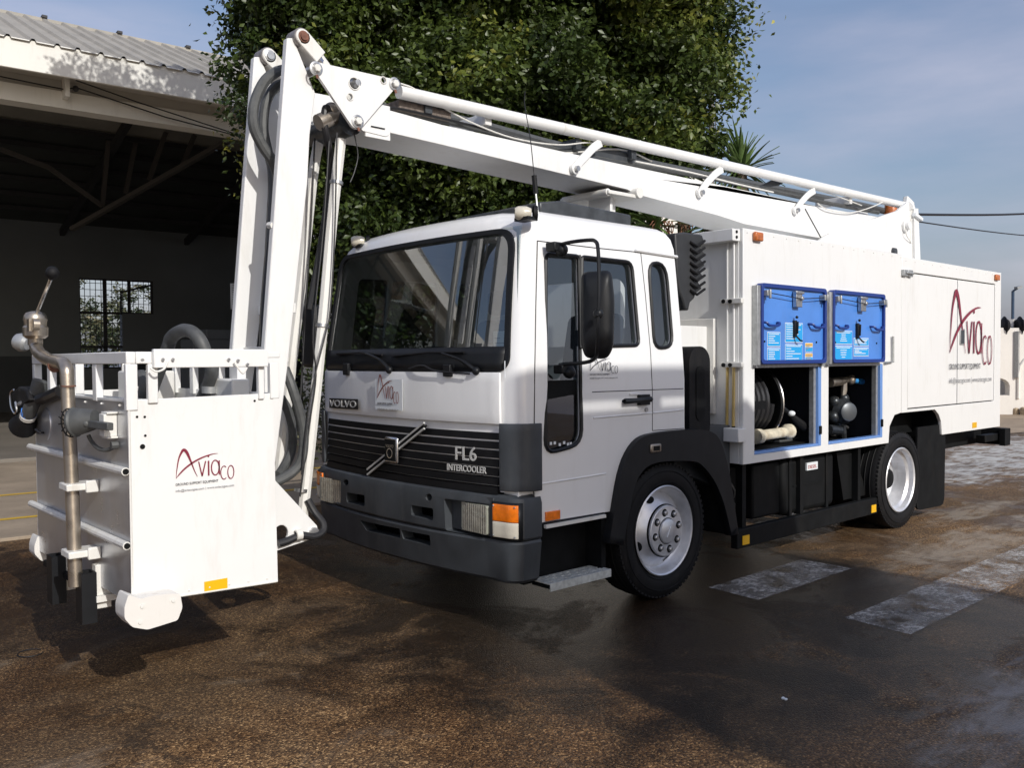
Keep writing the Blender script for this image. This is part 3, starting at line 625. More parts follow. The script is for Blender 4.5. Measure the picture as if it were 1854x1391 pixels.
# wipers
for (p0, p1, t0, t1) in (((705, 670), (662, 640), (610, 641), (692, 643)), ((862, 672), (800, 640), (712, 645), (840, 638))):
    o1 = lambda p, o_=.05: on_ws(p, o_)
    def on_ws(p, o_):
        q = Xp(p[0], p[1], -1.38)
        for _ in range(4): q = Xp(p[0], p[1], front_x(q.y, q.z)-o_)
        return q
    wm = MB(); wm.tube(cr([on_ws(p0, .03), on_ws(((p0[0]+p1[0])/2+3, (p0[1]+p1[1])/2-4), .06), on_ws(p1, .05)], 4), [.014]*4+[.009]*5, 6); wm.ball(on_ws(p0, .03), .026); wiper = wm.build('wiper', BLACKP, T)
    MB().tube([on_ws(t0, .03), on_ws(((t0[0]+t1[0])/2, (t0[1]+t1[1])/2-3), .045), on_ws(t1, .03)], .008, 6).tube([on_ws(t0, .018), on_ws(t1, .018)], .006, 4).build('wiper_blade', RUBBER, wiper)
q = on_ws((629, 668), .03); MB().box(q.x-.02, q.x+.03, q.y-.035, q.y+.035, q.z-.045, q.z+.04).build('washer_bracket', BLACKP, T, bevel=.005)
q = on_ws((812, 672), .03); MB().box(q.x-.02, q.x+.03, q.y-.035, q.y+.035, q.z-.035, q.z+.04).build('washer_bracket', BLACKP, T, bevel=.005)
MB().tube(cr([on_ws((740, 668), .03), on_ws((765, 662), .06), on_ws((790, 672), .05), on_ws((850, 677), .05)], 5), .006, 6).build('washer_hose', CABLE, T)
q = on_ws((914, 672), .02); MB().tube([q+V((0, 0, -.04)), q+V((0, 0, .06))], .003, 5).build('bonnet_latch_wire', PAPER, T)

# ---- bumper
BX = lambda y: -1.475+.085*(abs(y-1.15)/1.02)**2
def bump_plan(ins, zt=0):
    P = [(-1.16, -.015+ins)]
    for i in range(1, 6):
        t = R(90*i/5); P.append((-1.27-.10*math.sin(t)+ins*.5, -.02+ins+.125*(1-math.cos(t))))
    for i in range(1, 16):
        y = .105+2.09*i/16; P.append((BX(y)+ins+.02*(abs(y-1.15)/1.05)**4, y))
    P += [(x, CW-y) for x, y in reversed(P[:6])]
    return P
def bump_strip(levels, name, m, thick=.09):
    mb = MB(); vs_ = []; n = 0
    for z, ins in levels:
        P = bump_plan(ins); n = len(P); vs_ += [(x, y, z) for x, y in P]
    k0 = len(levels)
    for z, ins in reversed(levels):
        P = bump_plan(ins+thick); vs_ += [(x if 0 < i < n-1 else -1.16, y, z) for i, (x, y) in enumerate(P)]
    K_ = 2*k0; fs = [(i*n+k_, i*n+k_+1, ((i+1) % K_)*n+k_+1, ((i+1) % K_)*n+k_) for i in range(K_) for k_ in range(n-1)]
    fs += [tuple(i*n for i in range(K_)), tuple(i*n+n-1 for i in range(K_))]
    mb.add(vs_, fs); return mb.build(name, m, T, angle=30)
up = bump_strip([(.585, .012), (.60, .0), (.80, .0), (.835, .012), (.85, .04)], 'bumper', GREYP)
lo = bump_strip([(.325, .05), (.345, .03), (.50, .012), (.565, .004), (.58, .012)], 'bumper_skirt', GREYP)
def fb(px, py): 
    p = Xp(px, py, -1.4)
    for _ in range(4): p = Xp(px, py, BX(p.y))
    return p
def ypoly(px, r): return rpoly([(fb(*p).y, fb(*p).z) for p in px], r)
def bcut(poly, d=.06, x0=-1.7): 
    xb = BX(sum(p[0] for p in poly)/len(poly)); return MB().prism([(x0, y, z) for y, z in poly], (xb+d-x0, 0, 0)).build('c', None)
HLr = ypoly([(829, 909), (882, 917), (882, 970), (829, 958)], .015); HLl = ypoly([(582, 866), (616, 871), (616, 913), (582, 906)], .015)
HLrc = ypoly([(803, 903), (886, 914), (886, 976), (806, 962)], .02)
slots = [ypoly([(627, 892), (660, 897), (660, 918), (627, 910)], .02), ypoly([(744, 915), (784, 921), (784, 944), (744, 934)], .02)]
holes = [ypoly([(626+5*math.cos(t), 874+6*math.sin(t)) for t in [k_*.785 for k_ in range(8)]], 0), ypoly([(776+6*math.cos(t), 901+7*math.sin(t)) for t in [k_*.785 for k_ in range(8)]], 0)]
cut(up, [bcut(HLrc, .075), bcut(HLl, .075), bcut(slots[0], .3), bcut(slots[1], .3)]+[bcut(h, .05) for h in holes])
up.data.materials.clear(); up.data.materials.append(GREYP)
gr1 = ypoly([(650, 943), (722, 958), (722, 976), (660, 962)], .01); gr2 = ypoly([(724, 960), (776, 970), (776, 990), (726, 977)], .01)
gr3 = [(fb(655, 966).y, fb(655, 966).z), (fb(772, 990).y, fb(772, 990).z), (fb(772, 1008).y, fb(772, 1008).z), (fb(665, 978).y, fb(665, 978).z)]
cut(lo, [bcut(gr1, .3), bcut(gr2, .3)])
lo.data.materials.clear(); lo.data.materials.append(GREYP)
for poly, nm in ((HLr, 'r'), (HLl, 'l')):
    yc = sum(p[0] for p in poly)/len(poly); zc = sum(p[1] for p in poly)/len(poly); x0 = BX(yc)+.012
    ys = [p[0] for p in poly]; zs = [p[1] for p in poly]; hw, hh = (max(ys)-min(ys))/2, (max(zs)-min(zs))/2
    hl = MB().plate([(x0, y, z) for y, z in poly], [[(x0, yc+(y-yc)*.9, zc+(z-zc)*.88) for y, z in poly]], (.05, 0, 0)).build('headlight', HFRM, T)
    MB().grid(lambda i, j: (x0+.07-.12*((i-.5)**2+(j-.5)**2), yc-hw*.92+2*hw*.92*i, zc-hh*.92+2*hh*.92*j), 10, 8).build('reflector', mat('lamp_reflector', (.8, .8, .76), .3, metal=.45), hl)
    MB().ball((x0+.035, yc, zc), .016).build('bulb', LENSW, hl)
    MB().grid(lambda i, j: (x0-.006*(1-(2*i-1)**2)-.0022*math.sin(i*75), yc-hw*.97+2*hw*.97*i, zc-hh*.97+2*hh*.97*j), 96, 1).build('lens', HLENS, hl)
# corner lamp clusters wrap the bumper corner
for far in (False, True):
    def cl_(i, j, z0, z1, off, y0=.02, y1=.30):
        s_ = y0+(y1-y0)*i; y = s_
        P = bump_plan(-off); 
        best = None
        # walk plan polyline by y near front
        pts = P[1:9]
        for a_, b_ in zip(pts[:-1], pts[1:]):
            if min(a_[1], b_[1]) <= y <= max(a_[1], b_[1]): f_ = (y-a_[1])/(b_[1]-a_[1]+1e-9); best = a_[0]+(b_[0]-a_[0])*f_
        if best is None: best = pts[-1][0]
        return (best, y if not far else CW-y, z0+(z1-z0)*j)
    li = MB().grid(lambda i, j: cl_(i, j, .592, .812, .004, -.012, .172), 10, 2).build('lamp_housing', BLACKP, T, solid=.012)
    MB().grid(lambda i, j: cl_(i, j, .700, .800, .016, -.006, .160), 10, 3).build('indicator_lens', AMBER, li, solid=.016, bevel=.003)
    MB().grid(lambda i, j: cl_(i, j, .604, .697, .016, -.006, .160), 10, 3).build('side_lamp_lens', LENSW, li, solid=.016, bevel=.003)
    scr = MB()
    for i_ in (.06, .94):
        for z in (.615, .79): q = V(cl_(i_, 0, z, z, .026, -.006, .160)); scr.ball(q, .006, n=6, m=4)
    scr.build('lens_screw', ZINC, li)
for y0_, y1_ in ((.17, .60), (1.72, 2.2)): MB().box(-1.385, -1.365, y0_, y1_, .60, .83).build('lamp_recess', GREYP, T)
# inner darkness behind the bumper, radiator and front underframe
MB().box(-1.12, -.7, .35, 1.95, .42, 1.1).build('radiator', MATTK, T)
MB().box(-1.30, -1.15, .15, 2.15, .5, .8).build('bumper_beam', MATTK, T)
# entry step under the door
MB().box(-1.15, -.50, .16, .30, .27, .66).box(-.60, -.56, .02, .7, .30, .9).build('step_well', MATTK, T)
MB().box(-1.13, -.60, -.0, .24, .655, .672).build('sill', MATTK, T)
stp = MB(); q0 = Yp(980, 1050, -.02); 
outer = rpoly([(-1.12, -.04), (-.58, -.04), (-.58, .13), (-1.12, .13)], .02)
hol = []
for i in range(8):
    for j in range(3):
        cx_, cy_ = -1.075+.0635*i+(.02 if j % 2 else 0), -.005+.05*j; hol.append([(cx_+.022*math.cos(t), cy_+.011*math.sin(t), .300) for t in [k_*math.pi/4 for k_ in range(8)]])
stp.plate([(x, y, .300) for x, y in outer], hol, (0, 0, .008)); stp.box(-1.12, -.58, -.046, -.036, .262, .311); stp.box(-.585, -.575, -.04, .13, .27, .309)
step_ = stp.build('entry_step', mat('worn_step_paint', (.50, .52, .5), .55, var=.2, vscale=30, dirt=.5, dirtcol=(.12, .11, .1)), T, bevel=.002)
MB().box(-1.11, -.59, -.03, .13, .272, .282).build('step_shade_plate', MATTK, step_)  # dark plate added so the step holes read as shaded
MB().box(-1.13, -.60, -.022, .0, .640, .660).build('sill_trim', DWHITE, T)
MB().box(-1.31, -1.29, .3, 2.0, .36, .60).build('skirt_shade_plate', MATTK, T)  # dark plate added so the skirt openings read as deep shade
# ---- front wing (black arch)
def arch_pts(sc=0): pass
wg = MB(); n = len(AO); vs_ = []
for a, b in zip(AO, AI):
    vs_ += [a+V((0, .30, 0)), a+V((0, .03, 0)), a*1.0+V((0, .0, 0)), b+V((0, -.004, 0)), b+V((0, .05, 0))]
wg.add(vs_, [(i*5+k_, i*5+k_+1, (i+1)*5+k_+1, (i+1)*5+k_) for i in range(n-1) for k_ in range(4)])
wing = wg.build('wheel_arch', BLACKP, T, solid=.012, angle=40)
# inner liner
ln = MB(); vs_ = []
for a in AO: vs_ += [a+V((0, .06, -.01)), a+V((0, .75, -.01))]
ln.add(vs_, [(i*2, i*2+1, i*2+3, i*2+2) for i in range(n-1)]); ln.build('arch_liner', MATTK, T, solid=.02)
q = Yp(1188, 812, -.05); MB().box(q.x-.055, q.x+.055, -.055, -.03, q.z-.03, q.z+.03).build('repeater_lamp', STEEL, T, bevel=.01)
MB().box(q.x-.03, q.x+.03, -.06, -.05, q.z-.015, q.z+.015).build('repeater_lens', MATTK, T)
# roof furniture
for px, py, x, yy in ((950, 386, -1.2, .30), (651, 437, -1.2, 2.0)):
    q = Xp(px, py, x); mkl = MB().box(q.x-.03, q.x+.05, q.y-.06, q.y+.06, q.z-.045, q.z-.025).build('marker_lamp', BLACKP, T)
    MB().lathe([(.0, -.04), (.03, -.038), (.042, -.01), (.042, .04), (.03, .06), (0, .062)], q, (-.8, .6, .0), 16).build('marker_lens', LENSW, mkl)
    MB().lathe([(.046, .05), (.046, .075), (.0, .08)], q, (.8, -.6, .0), 16).build('marker_base', RUBBER, mkl)
q0, q1 = Yp(972, 392, .45), Yp(1137, 408, .45)
h1 = MB(); h1.prism([(q0.x, .42, 2.585), (q1.x, .42, 2.585), (q1.x, .42, 2.70), (q0.x+.2, .42, 2.72), (q0.x, .42, 2.69)], (0, .9, 0)); h1.build('roof_hatch', mat('weathered_hatch_rim', (.07, .075, .08), .4, metal=.4, var=.3, vscale=10), T, bevel=.012)
MB().box(q0.x-.02, q1.x+.02, .38, 1.36, 2.57, 2.60).build('hatch_flange', GALV, T, bevel=.004)
q = Xp(975, 398, -1.0); an = MB().tube([q, Xp(970, 350, -1.0)], [.007, .006], 6).build('antenna', GALV, T)
MB().tube([Xp(970, 350, -1.0), Xp(967, 318, -1.0)], .016, 8).build('antenna_spring', RUBBER, an)
MB().tube(cr([Xp(967, 318, -1.0), Xp(960, 250, -1.0), Xp(950, 190, -1.0), Xp(951, 165, -1.0)], 5), .003, 5).build('antenna_whip', CABLE, an)

# ---- wheels
def tyre_prof(wd, r0, r1):
    h = wd/2
    return [(r0, -h*.78), (r0+.02, -h*.86), ((r0+r1)/2-.02, -h), (r1-.05, -h*.93), (r1-.015, -h*.86), (r1-.003, -h*.74), (r1, -h*.4), (r1, h*.4), (r1-.003, h*.74), (r1-.015, h*.86), (r1-.05, h*.93), ((r0+r1)/2-.02, h), (r0+.02, h*.86), (r0, h*.78), (r0, -h*.78)]
def tyre(c, parent, wd=.28, name='tyre'):
    m = MB(); m.lathe(tyre_prof(wd, .295, .468), c, (0, -1, 0), 72)
    o = m.build(name, RUBBER, parent, angle=60, origin=c)
    g = MB()
    for k_ in range(72):     # shoulder tread blocks
        t = 2*math.pi*k_/72; rr = .469; e = V((math.cos(t), 0, math.sin(t))); tt = V((-math.sin(t), 0, math.cos(t)))
        for s_ in (-1, 1):
            a = V(c)+e*(rr-.011)+V((0, s_*wd*.36, 0)); g.bar(a-tt*.012, a+tt*.012, wd*.15, .014, e)
    for yy in (-.05, .0, .05): g.tube([V(c)+V((math.cos(t)*.4695, yy, math.sin(t)*.4695)) for t in [2*math.pi*k_/64 for k_ in range(64)]], .004, 4, closed=True)
    g.build('tread', RUBBER, o)['kind'] = 'stuff'
    lt = MB()
    for rr in (.335, .41): lt.tube([V(c)+V((math.cos(t)*rr, -wd/2*.985+.002, math.sin(t)*rr)) for t in [2*math.pi*k_/64 for k_ in range(64)]], .0025, 4, closed=True)
    lt.build('sidewall_rib', RUBBER, o)
    return o
def rim_front(c, parent):
    c = V(c); m = MB(); yo = .125
    m.lathe([(.300, yo-.004), (.308, yo), (.313, yo+.007), (.306, yo+.013), (.296, yo+.006), (.288, yo-.03), (.276, yo-.062), (.262, yo-.072), (.225, yo-.05), (.19, yo-.012), (.182, yo-.004), (.181, yo+.006), (.176, yo+.007), (.175, yo+.02), (.171, yo+.024), (.092, yo+.024), (.086, yo+.027), (.083, yo+.036), (.076, yo+.041), (.0, yo+.043)], c, (0, -1, 0), 64)
    o = m.build('rim', RIMP, parent, angle=35)
    for k_ in range(10):
        t = 2*math.pi*(k_+.3)/10 if False else 2*math.pi*k_/8
        if k_ >= 8: break
        p = c+V((math.cos(t+.2)*.130, -(yo+.0245), math.sin(t+.2)*.130)); MB().lathe([(.027, 0), (.027, .0008), (0, .0008)], p, (0, -1, 0), 16).build('nut_recess', MATTK, o)
        MB().lathe([(.017, .001), (.017, .018), (.012, .022), (.0, .022)], p, (0, -1, 0), 6).build('wheel_nut', ZINC, o)
    hm = MB()
    for k_ in range(8):
        if k_ % 2 and False: continue
        t = 2*math.pi*(k_+.5)/8
        if k_ % 2 == 0: 
            e = V((math.cos(t), 0, math.sin(t))); tt = V((-math.sin(t), 0, math.cos(t))); p = c+e*.232+V((0, -(yo-.053), 0))
            sl_ = (e*-.035+V((0, -.036, 0))).normalized()
            pts = [p+tt*math.cos(a)*.036+sl_*math.sin(a)*.026 for a in [2*math.pi*q/14 for q in range(14)]]
            nrm = tt.cross(sl_); nrm = nrm if nrm.y < 0 else -nrm
            hm.prism([q+nrm*.001 for q in pts], nrm*.0015)
    hm.build('hand_hole', MATTK, o); 
    MB().lathe([(.184, yo-.0035), (.183, yo+.0068), (.177, yo+.0078)], c, (0, -1, 0), 48).lathe([(.0915, yo+.0245), (.0865, yo+.0275)], c, (0, -1, 0), 48).build('rim_groove', MATTK, o)
    MB().bar(c+V((-.022, -(yo+.044), -.04)), c+V((.022, -(yo+.044), .04)), .006, .003, (0, -1, 0)).build('cap_slot', PAPER, o)
    return o
def rim_rear(c, parent):
    c = V(c); m = MB(); yo = .125
    m.lathe([(.308, yo), (.313, yo+.006), (.305, yo+.012), (.292, yo+.002), (.285, yo-.04), (.262, yo-.06), (.255, yo-.17), (.248, yo-.185), (.235, yo-.19), (.21, yo-.182), (.18, yo-.205), (.15, yo-.21), (.10, yo-.21), (.0, yo-.21)], c, (0, -1, 0), 64)
    o = m.build('rim', RIMP, parent, angle=35)
    MB().lathe([(.10, yo-.21), (.1, yo-.12), (.085, yo-.10), (.06, yo-.09), (0, yo-.088)], c, (0, -1, 0), 24).build('hub', MATTK, o)
    for k_ in range(8):
        t = 2*math.pi*k_/8; p = c+V((math.cos(t+.2)*.13, -(yo-.21), math.sin(t+.2)*.13)); MB().lathe([(.018, 0), (.018, .03), (.0, .03)], p, (0, -1, 0), 6).build('wheel_nut', ZINC, o)
    MB().tube([c+V((-.07, -(yo-.10), .02)), c+V((.2, -(yo-.16), .0))], .006, 6).build('valve_stem', CHROME, o)
    return o
def wheel(x, y, rear=False, flip=False):
    t = bpy.data.objects.new('wheel', None); COL.objects.link(t); t.parent = T; t.location = (x, y, .467)
    c = V((x, y, .467)); tyre(c, t)
    (rim_rear if rear else rim_front)(c, t); return t
wheel(.035, .14)
w2 = wheel(3.655, .14, rear=True)
tyre((3.655, .47, .467), w2)
for x in (.035, 3.655):
    wf = bpy.data.objects.new('wheel', None); COL.objects.link(wf); wf.parent = T; wf.location = (x, 2.16, .467); tyre((x, 2.16, .467), wf)
MB().cyl((.035, .3, .467), (.035, 2.0, .467), .06).build('front_axle', MATTK, T)
MB().cyl((3.655, .5, .467), (3.655, 2.0, .467), .1).ball((3.655, 1.15, .467), .2).build('rear_axle', MATTK, T)
MB().box(-1.0, 6.0, .72, .80, .62, .86).box(-1.0, 6.0, 1.5, 1.58, .62, .86).build('chassis_rail', MATTK, T)

# ---- box body
def prism_y(pts, y0, y1): return MB().prism([(x, y0, z) for x, z in pts], (0, y1-y0, 0))
def pxz(px, y=0): return [(Yp(*p, y).x, Yp(*p, y).z) for p in px]
BW = 2.36
opA = pxz([(1366, 663), (1486, 661), (1486, 809), (1366, 825)]); opB = pxz([(1500.5, 661), (1597, 659), (1597, 791), (1500.5, 804)])
def rc(p): xs = [q[0] for q in p]; zs = [q[1] for q in p]; return min(xs), max(xs), sum(sorted(zs)[:2])/2, sum(sorted(zs)[2:])/2
xa0, xa1, za0, za1 = rc(opA); xb0, xb1, zb0, zb1 = rc(opB); za0 = zb0 = (za0+zb0)/2; za1 = zb1 = (za1+zb1)/2
ZB, ZT = .842, 2.632
outer = [(.968, ZB), (3.38, ZB), (3.40, 1.0), (3.50, 1.10), (3.636, 1.115), (3.636, ZT), (.968, ZT)]
bp = MB().plate([(x, 0, z) for x, z in outer], [[(xa0, 0, za0), (xa1, 0, za0), (xa1, 0, za1), (xa0, 0, za1)], [(xb0, 0, zb0), (xb1, 0, zb0), (xb1, 0, zb1), (xb0, 0, zb1)]], (0, .035, 0))
bp.build('side_panel', WHITE, T, bevel=.005)
bh = MB().box(.965, .985, .036, BW, .845, ZT-.001).build('front_panel', WHITE, T, bevel=.003)
MB().box(.986, 3.635, .036, BW-.03, ZT-.04, ZT-.002).build('roof_panel', WHITE, T)
MB().box(.986, 6.18, BW-.029, BW, ZB, ZT-.045).build('far_side_panel', WHITE, T)
MB().box(.99, 3.6, .04, BW-.04, ZB+.0, ZB+.03).build('floor_panel', MATTK, T)
for nm, x0, x1 in (('a', xa0, xa1), ('b', xb0, xb1)):
    bay = MB(); z0, z1 = za0, za1; d = 1.1; X0, X1 = x0-.05, x1+.05
    bay.box(X0, X0+.01, .037, d, z0-.01, z1+.1); bay.box(X1, X1+.01, .037, d, z0-.01, z1+.1); bay.box(X0, X1, d, d+.01, z0-.01, z1+.1); bay.box(X0, X1, .037, d, z1+.1, z1+.11)
    bay.build('hatch_bay', mat('bay_black_'+nm, (.012, .013, .02), .7), T)
    fm = MB(); tck = .022
    fm.box(x1-.045, x1-.001, -.004, .05, z0+.001, z1-.001); fm.box(x0+.001, x1-.046, -.004, .06, z0+.001, z0+tck); 
    fm.build('hatch_frame', LBLUE, T, bevel=.003)
    MB().box(x1-.085, x1-.047, .02, .06, z0+tck+.001, z1-.001).build('hatch_gasket', GALV, T)
    q = MB().box(x1-.04, x1-.012, -.02, -.005, z0+.10, z0+.17).build('hatch_latch_keeper', MATTK, T, bevel=.004)
# --- raised blue lids
def lid(x0, x1, z0, z1, stickers, yel):
    y1_, y0_ = -.012, -.062
    ld = MB().plate([(x, y0_, z) for x, z in rpoly([(x0, z0), (x1, z0), (x1, z1), (x0, z1)], .035)], [[(x, y0_, z) for x, z in rrect(x0+.03, x1-.03, z0+.03, z1-.03, .02, 3)]], (0, y1_-y0_, 0)).build('hatch_lid', DBLUE, T, bevel=.004)
    MB().box(x0+.012, x1-.012, y0_+.022, y1_-.002, z0+.012, z1-.012).build('lid_inner_panel', BLUE, ld)
    MB().box(x0-.045, x0-.001, y0_+.01, y1_+.008, z0-.01, z1-.02).box(x0-.045, x1, y1_+.001, y1_+.01, z0-.03, z0-.001).build('lid_trim', GALV, ld, bevel=.003)
    yf = y0_+.022
    w_, h = x1-x0, z1-z0
    for (u0, v0, u1, v1, kind) in stickers:
        sx0, sx1, sz0, sz1 = x0+u0*w_, x0+u1*w_, z1-v1*h, z1-v0*h
        bk = MB().box(sx0, sx1, yf-.002, yf-.0005, sz0, sz1).build('instruction_sticker', PAPER, ld)
        body = MB()
        if kind == 'y':
            mid = sz1-(sz1-sz0)*.38
            MB().box(sx0+.004, sx1-.004, yf-.0035, yf-.0022, mid, sz1-.004).build('sticker_field', YELR, bk)
            MB().box(sx0+.004, sx1-.004, yf-.0035, yf-.0022, sz0+.004, mid-.006).build('sticker_field', CYAN, bk)
        else: MB().box(sx0+.005, sx1-.005, yf-.0035, yf-.0022, sz0+.006, sz1-.006).build('sticker_field', CYAN, bk)
        pr = MB(); nl = max(4, int((sz1-sz0)/.022)); rd = random.Random(int(u0*1e4+v0*100))
        for i in range(nl):
            z = sz1-.016-(sz1-sz0-.03)*i/nl; 
            if kind == 'c': c_ = (sx0+sx1)/2; hw = (sx1-sx0)*(.38 if i == 0 else rd.uniform(.1, .2)); a, b = c_-hw, c_+hw
            else: a = sx0+.014; b = sx0+.014+(sx1-sx0-.03)*(.95 if i == 0 else rd.uniform(.3, .98))
            pr.box(a, b, yf-.0045, yf-.0037, z-.0035, z+.0025)
        pr.build('sticker_print', PAPER if kind != 'y' else CLIGHT, bk)
    for u_ in (.06, .94):      # clamp hinges on top
        xx = x0+w_*u_; MB().box(xx-.03, xx+.03, y0_-.03, y0_+.02, z1-.10, z1-.055).cyl((xx, y0_-.035, z1-.12), (xx, y0_-.035, z1-.05), .01, n=8).build('lid_clamp', GALV, ld, bevel=.003)
    xc_ = x0+w_*.52
    MB().box(xc_-.045, xc_+.045, y0_-.02, y0_+.015, z1-.17, z1-.04).box(xc_-.06, xc_+.06, y0_-.03, y0_-.01, z1-.065, z1-.045).cyl((xc_+.02, y0_-.04, z1-.10), (xc_+.02, y0_, z1-.10), .018, n=10).build('toggle_lock', ZINC, ld, bevel=.004)
    MB().tube(cr([V((x0+.06*w_, y0_-.02, z1-.075)), V((x0+.3*w_, y0_-.02, z1-.088)), V((xc_, y0_-.02, z1-.10)), V((x0+.75*w_, y0_-.02, z1-.09)), V((x0+.94*w_, y0_-.02, z1-.075))], 3), .004, 5).build('lid_cable', CABLE, ld)
    for u_ in (.14, .84):
        xx = x0+w_*u_; zz = z1-.49*h; MB().tube(cr([V((xx-.11, yf, zz+.005)), V((xx-.09, yf-.035, zz)), V((xx-.06, yf-.04, zz-.02)), V((xx+.06, yf-.04, zz-.02)), V((xx+.09, yf-.035, zz)), V((xx+.11, yf, zz+.005))], 3), .011, 6).build('grab_handle', DBLUE, ld)
    xx = x0+w_*(.50 if yel else .46); zz = z1-.54*h
    MB().box(xx-.017, xx+.017, yf-.025, yf, zz-.075, zz+.06).tube([V((xx, yf-.035, zz-.05)), V((xx, yf-.04, zz+.05))], .008, 6).tube([V((xx, yf-.03, zz-.07)), V((xx+.025, yf-.045, zz-.1)), V((xx+.055, yf-.045, zz-.105))], .008, 6).ball((xx, yf-.03, zz+.085), .012).build('lid_latch', BLACKP, ld, bevel=.004)
    for u_, v0 in ((.07, .72), (.86, .72)): MB().cyl((x0+w_*u_, yf, z1-h*v0), (x0+w_*u_, yf-.006, z1-h*v0), .008, n=8).build('rivet', MATTK, ld)
LA = [Yp(*p, -.06) for p in ((1379, 503), (1497, 515), (1379, 660), (1497, 661))]
lid((LA[0].x+LA[2].x)/2, (LA[1].x+LA[3].x)/2, 1.605, 2.225, [(.11, .60, .30, .785, 't'), (.11, .80, .30, .985, 't'), (.37, .475, .64, .73, 't'), (.37, .75, .635, .99, 't'), (.68, .73, .80, .85, 'y'), (.68, .865, .80, .985, 'y')], True)
LB_ = [Yp(*p, -.06) for p in ((1509, 517), (1603, 532), (1509, 659), (1603, 658))]
lid((LB_[0].x+LB_[2].x)/2, (LB_[1].x+LB_[3].x)/2, 1.605, 2.225, [(.05, .555, .38, .745, 'c'), (.05, .765, .38, .975, 'c'), (.41, .65, .70, .765, 't'), (.41, .785, .70, .91, 't')], False)
q0, q1 = Yp(1617, 609, -.02), Yp(1617, 655, -.02); MB().tube([q0, q1, Yp(1603, 657, -.02)], .012, 6).build('stay_rod', GALV, T)
q = Yp(1488, 657, -.02); MB().box(q.x-.02, q.x+.03, -.03, .0, q.z-.03, q.z+.01).build('stay_bracket', GALV, T)
for i in range(15): MB().ball((1.02+i*.185, -.0005, ZT-.03), .006, n=8, m=5).build('rivet', DWHITE, T)
for i in range(13): MB().ball((3.72+i*.2, -.0005, ZT-.055), .006, n=8, m=5).build('rivet', DWHITE, T)
# --- contents of the bays
rl = MB(); cR = V((xa0+.33, .40, .5*(za0+za1)+.03)); axr = V((.97, -.22, 0)).normalized()
reel = MB().lathe([(.0, -.34), (.07, -.34), (.07, .24), (0, .24)], cR, axr, 24).build('hose_reel', MATTK, T)
for h_ in (-.33, .23): MB().lathe([(.06, h_-.01), (.30, h_-.01), (.305, h_), (.30, h_+.01), (.06, h_+.01)], cR, axr, 36).build('reel_flange', MATTK, reel)
for h_ in (-.345, .245): MB().tube([cR+axr*h_+(axr.cross(V((0, 0, 1)))*math.cos(t)+V((0, 0, 1))*math.sin(t))*.30 for t in [2*math.pi*k_/48 for k_ in range(48)]], .009, 6, closed=True).build('reel_rim', CHROME, reel)
hx = []
for k_ in range(24*9+1):
    t = 2*math.pi*k_/24; hx.append(cR+axr*(-.28+.46*k_/(24*9))+(axr.cross(V((0, 0, 1)))*math.cos(t)+V((0, 0, 1))*math.sin(t))*.235)
MB().tube(hx, .027, 8).build('coiled_hose', mat('reel_hose', (.022, .022, .024), .35), reel)
MB().box(xa0+.0, xa0+.24, .05, .07, cR.z-.03, cR.z+.035).build('reel_plate', MATTK, T)
def ypt(px, py, y): return Yp(px, py, y)
MB().tube([ypt(1395, 718, .2), ypt(1412, 735, .16), ypt(1432, 752, .14)], [.014, .022, .02], 10).build('lance', BLACKP, T)
MB().tube([ypt(1430, 750, .14), ypt(1440, 762, .13), ypt(1458, 775, .12)], [.02, .038, .04], 10).build('lance_grip', RUBBER, T)
MB().ball(ypt(1433, 749, .12), .03, (1.2, 1, .8)).build('lance_collar', PAPER, T)
MB().tube([ypt(1368, 791, .12), ypt(1376, 790, .12), ypt(1378, 789, .12), ypt(1420, 783, .12), ypt(1424, 782, .12), ypt(1430, 781, .12)], [.06, .06, .043, .043, .062, .062], 14).build('hose_roller', KHAKI, T)
MB().ball(ypt(1460, 697, .3), .05, (1.6, 1, .6)).tube([ypt(1450, 700, .3), ypt(1474, 705, .3)], .03, 8).tube([ypt(1462, 700, .3), ypt(1464, 740, .35), ypt(1460, 770, .35)], .018, 8).build('hose_coupling', STEEL, T)
MB().tube(cr([ypt(1440, 800, .3), ypt(1450, 775, .3), ypt(1468, 770, .3), ypt(1474, 790, .3)], 4), .03, 8).ball(ypt(1468, 790, .25), .06).build('bay_pipework', HOSEK, T)
MB().box(xa0-.02, xa1+.02, .1, .9, za0-.005, za0+.03).build('bay_tray', MATTK, T)
for (pts, rr, mm) in ((((1446, 742), (1456, 760), (1470, 778)), .016, ZINC), (((1440, 690), (1452, 684), (1464, 690), (1466, 712)), .014, HOSEK), (((1434, 788), (1446, 770), (1462, 756), (1474, 762)), .011, ZINC), (((1450, 806), (1462, 786), (1476, 778)), .018, STEEL), (((1400, 800), (1425, 798), (1452, 792)), .012, HOSE)):
    MB().tube(cr([ypt(a_, b_, .24) for a_, b_ in pts], 4), rr, 8).build('bay_pipework', mm, T)
for a_, b_, q_ in ((1455, 772, .03), (1466, 786, .026), (1444, 762, .022), (1472, 744, .02)): MB().ball(ypt(a_, b_, .2), q_, (1, 1, .8), 10, 6).build('pipe_union', STEEL if a_ % 2 else ZINC, T)
rd_ = random.Random(3)
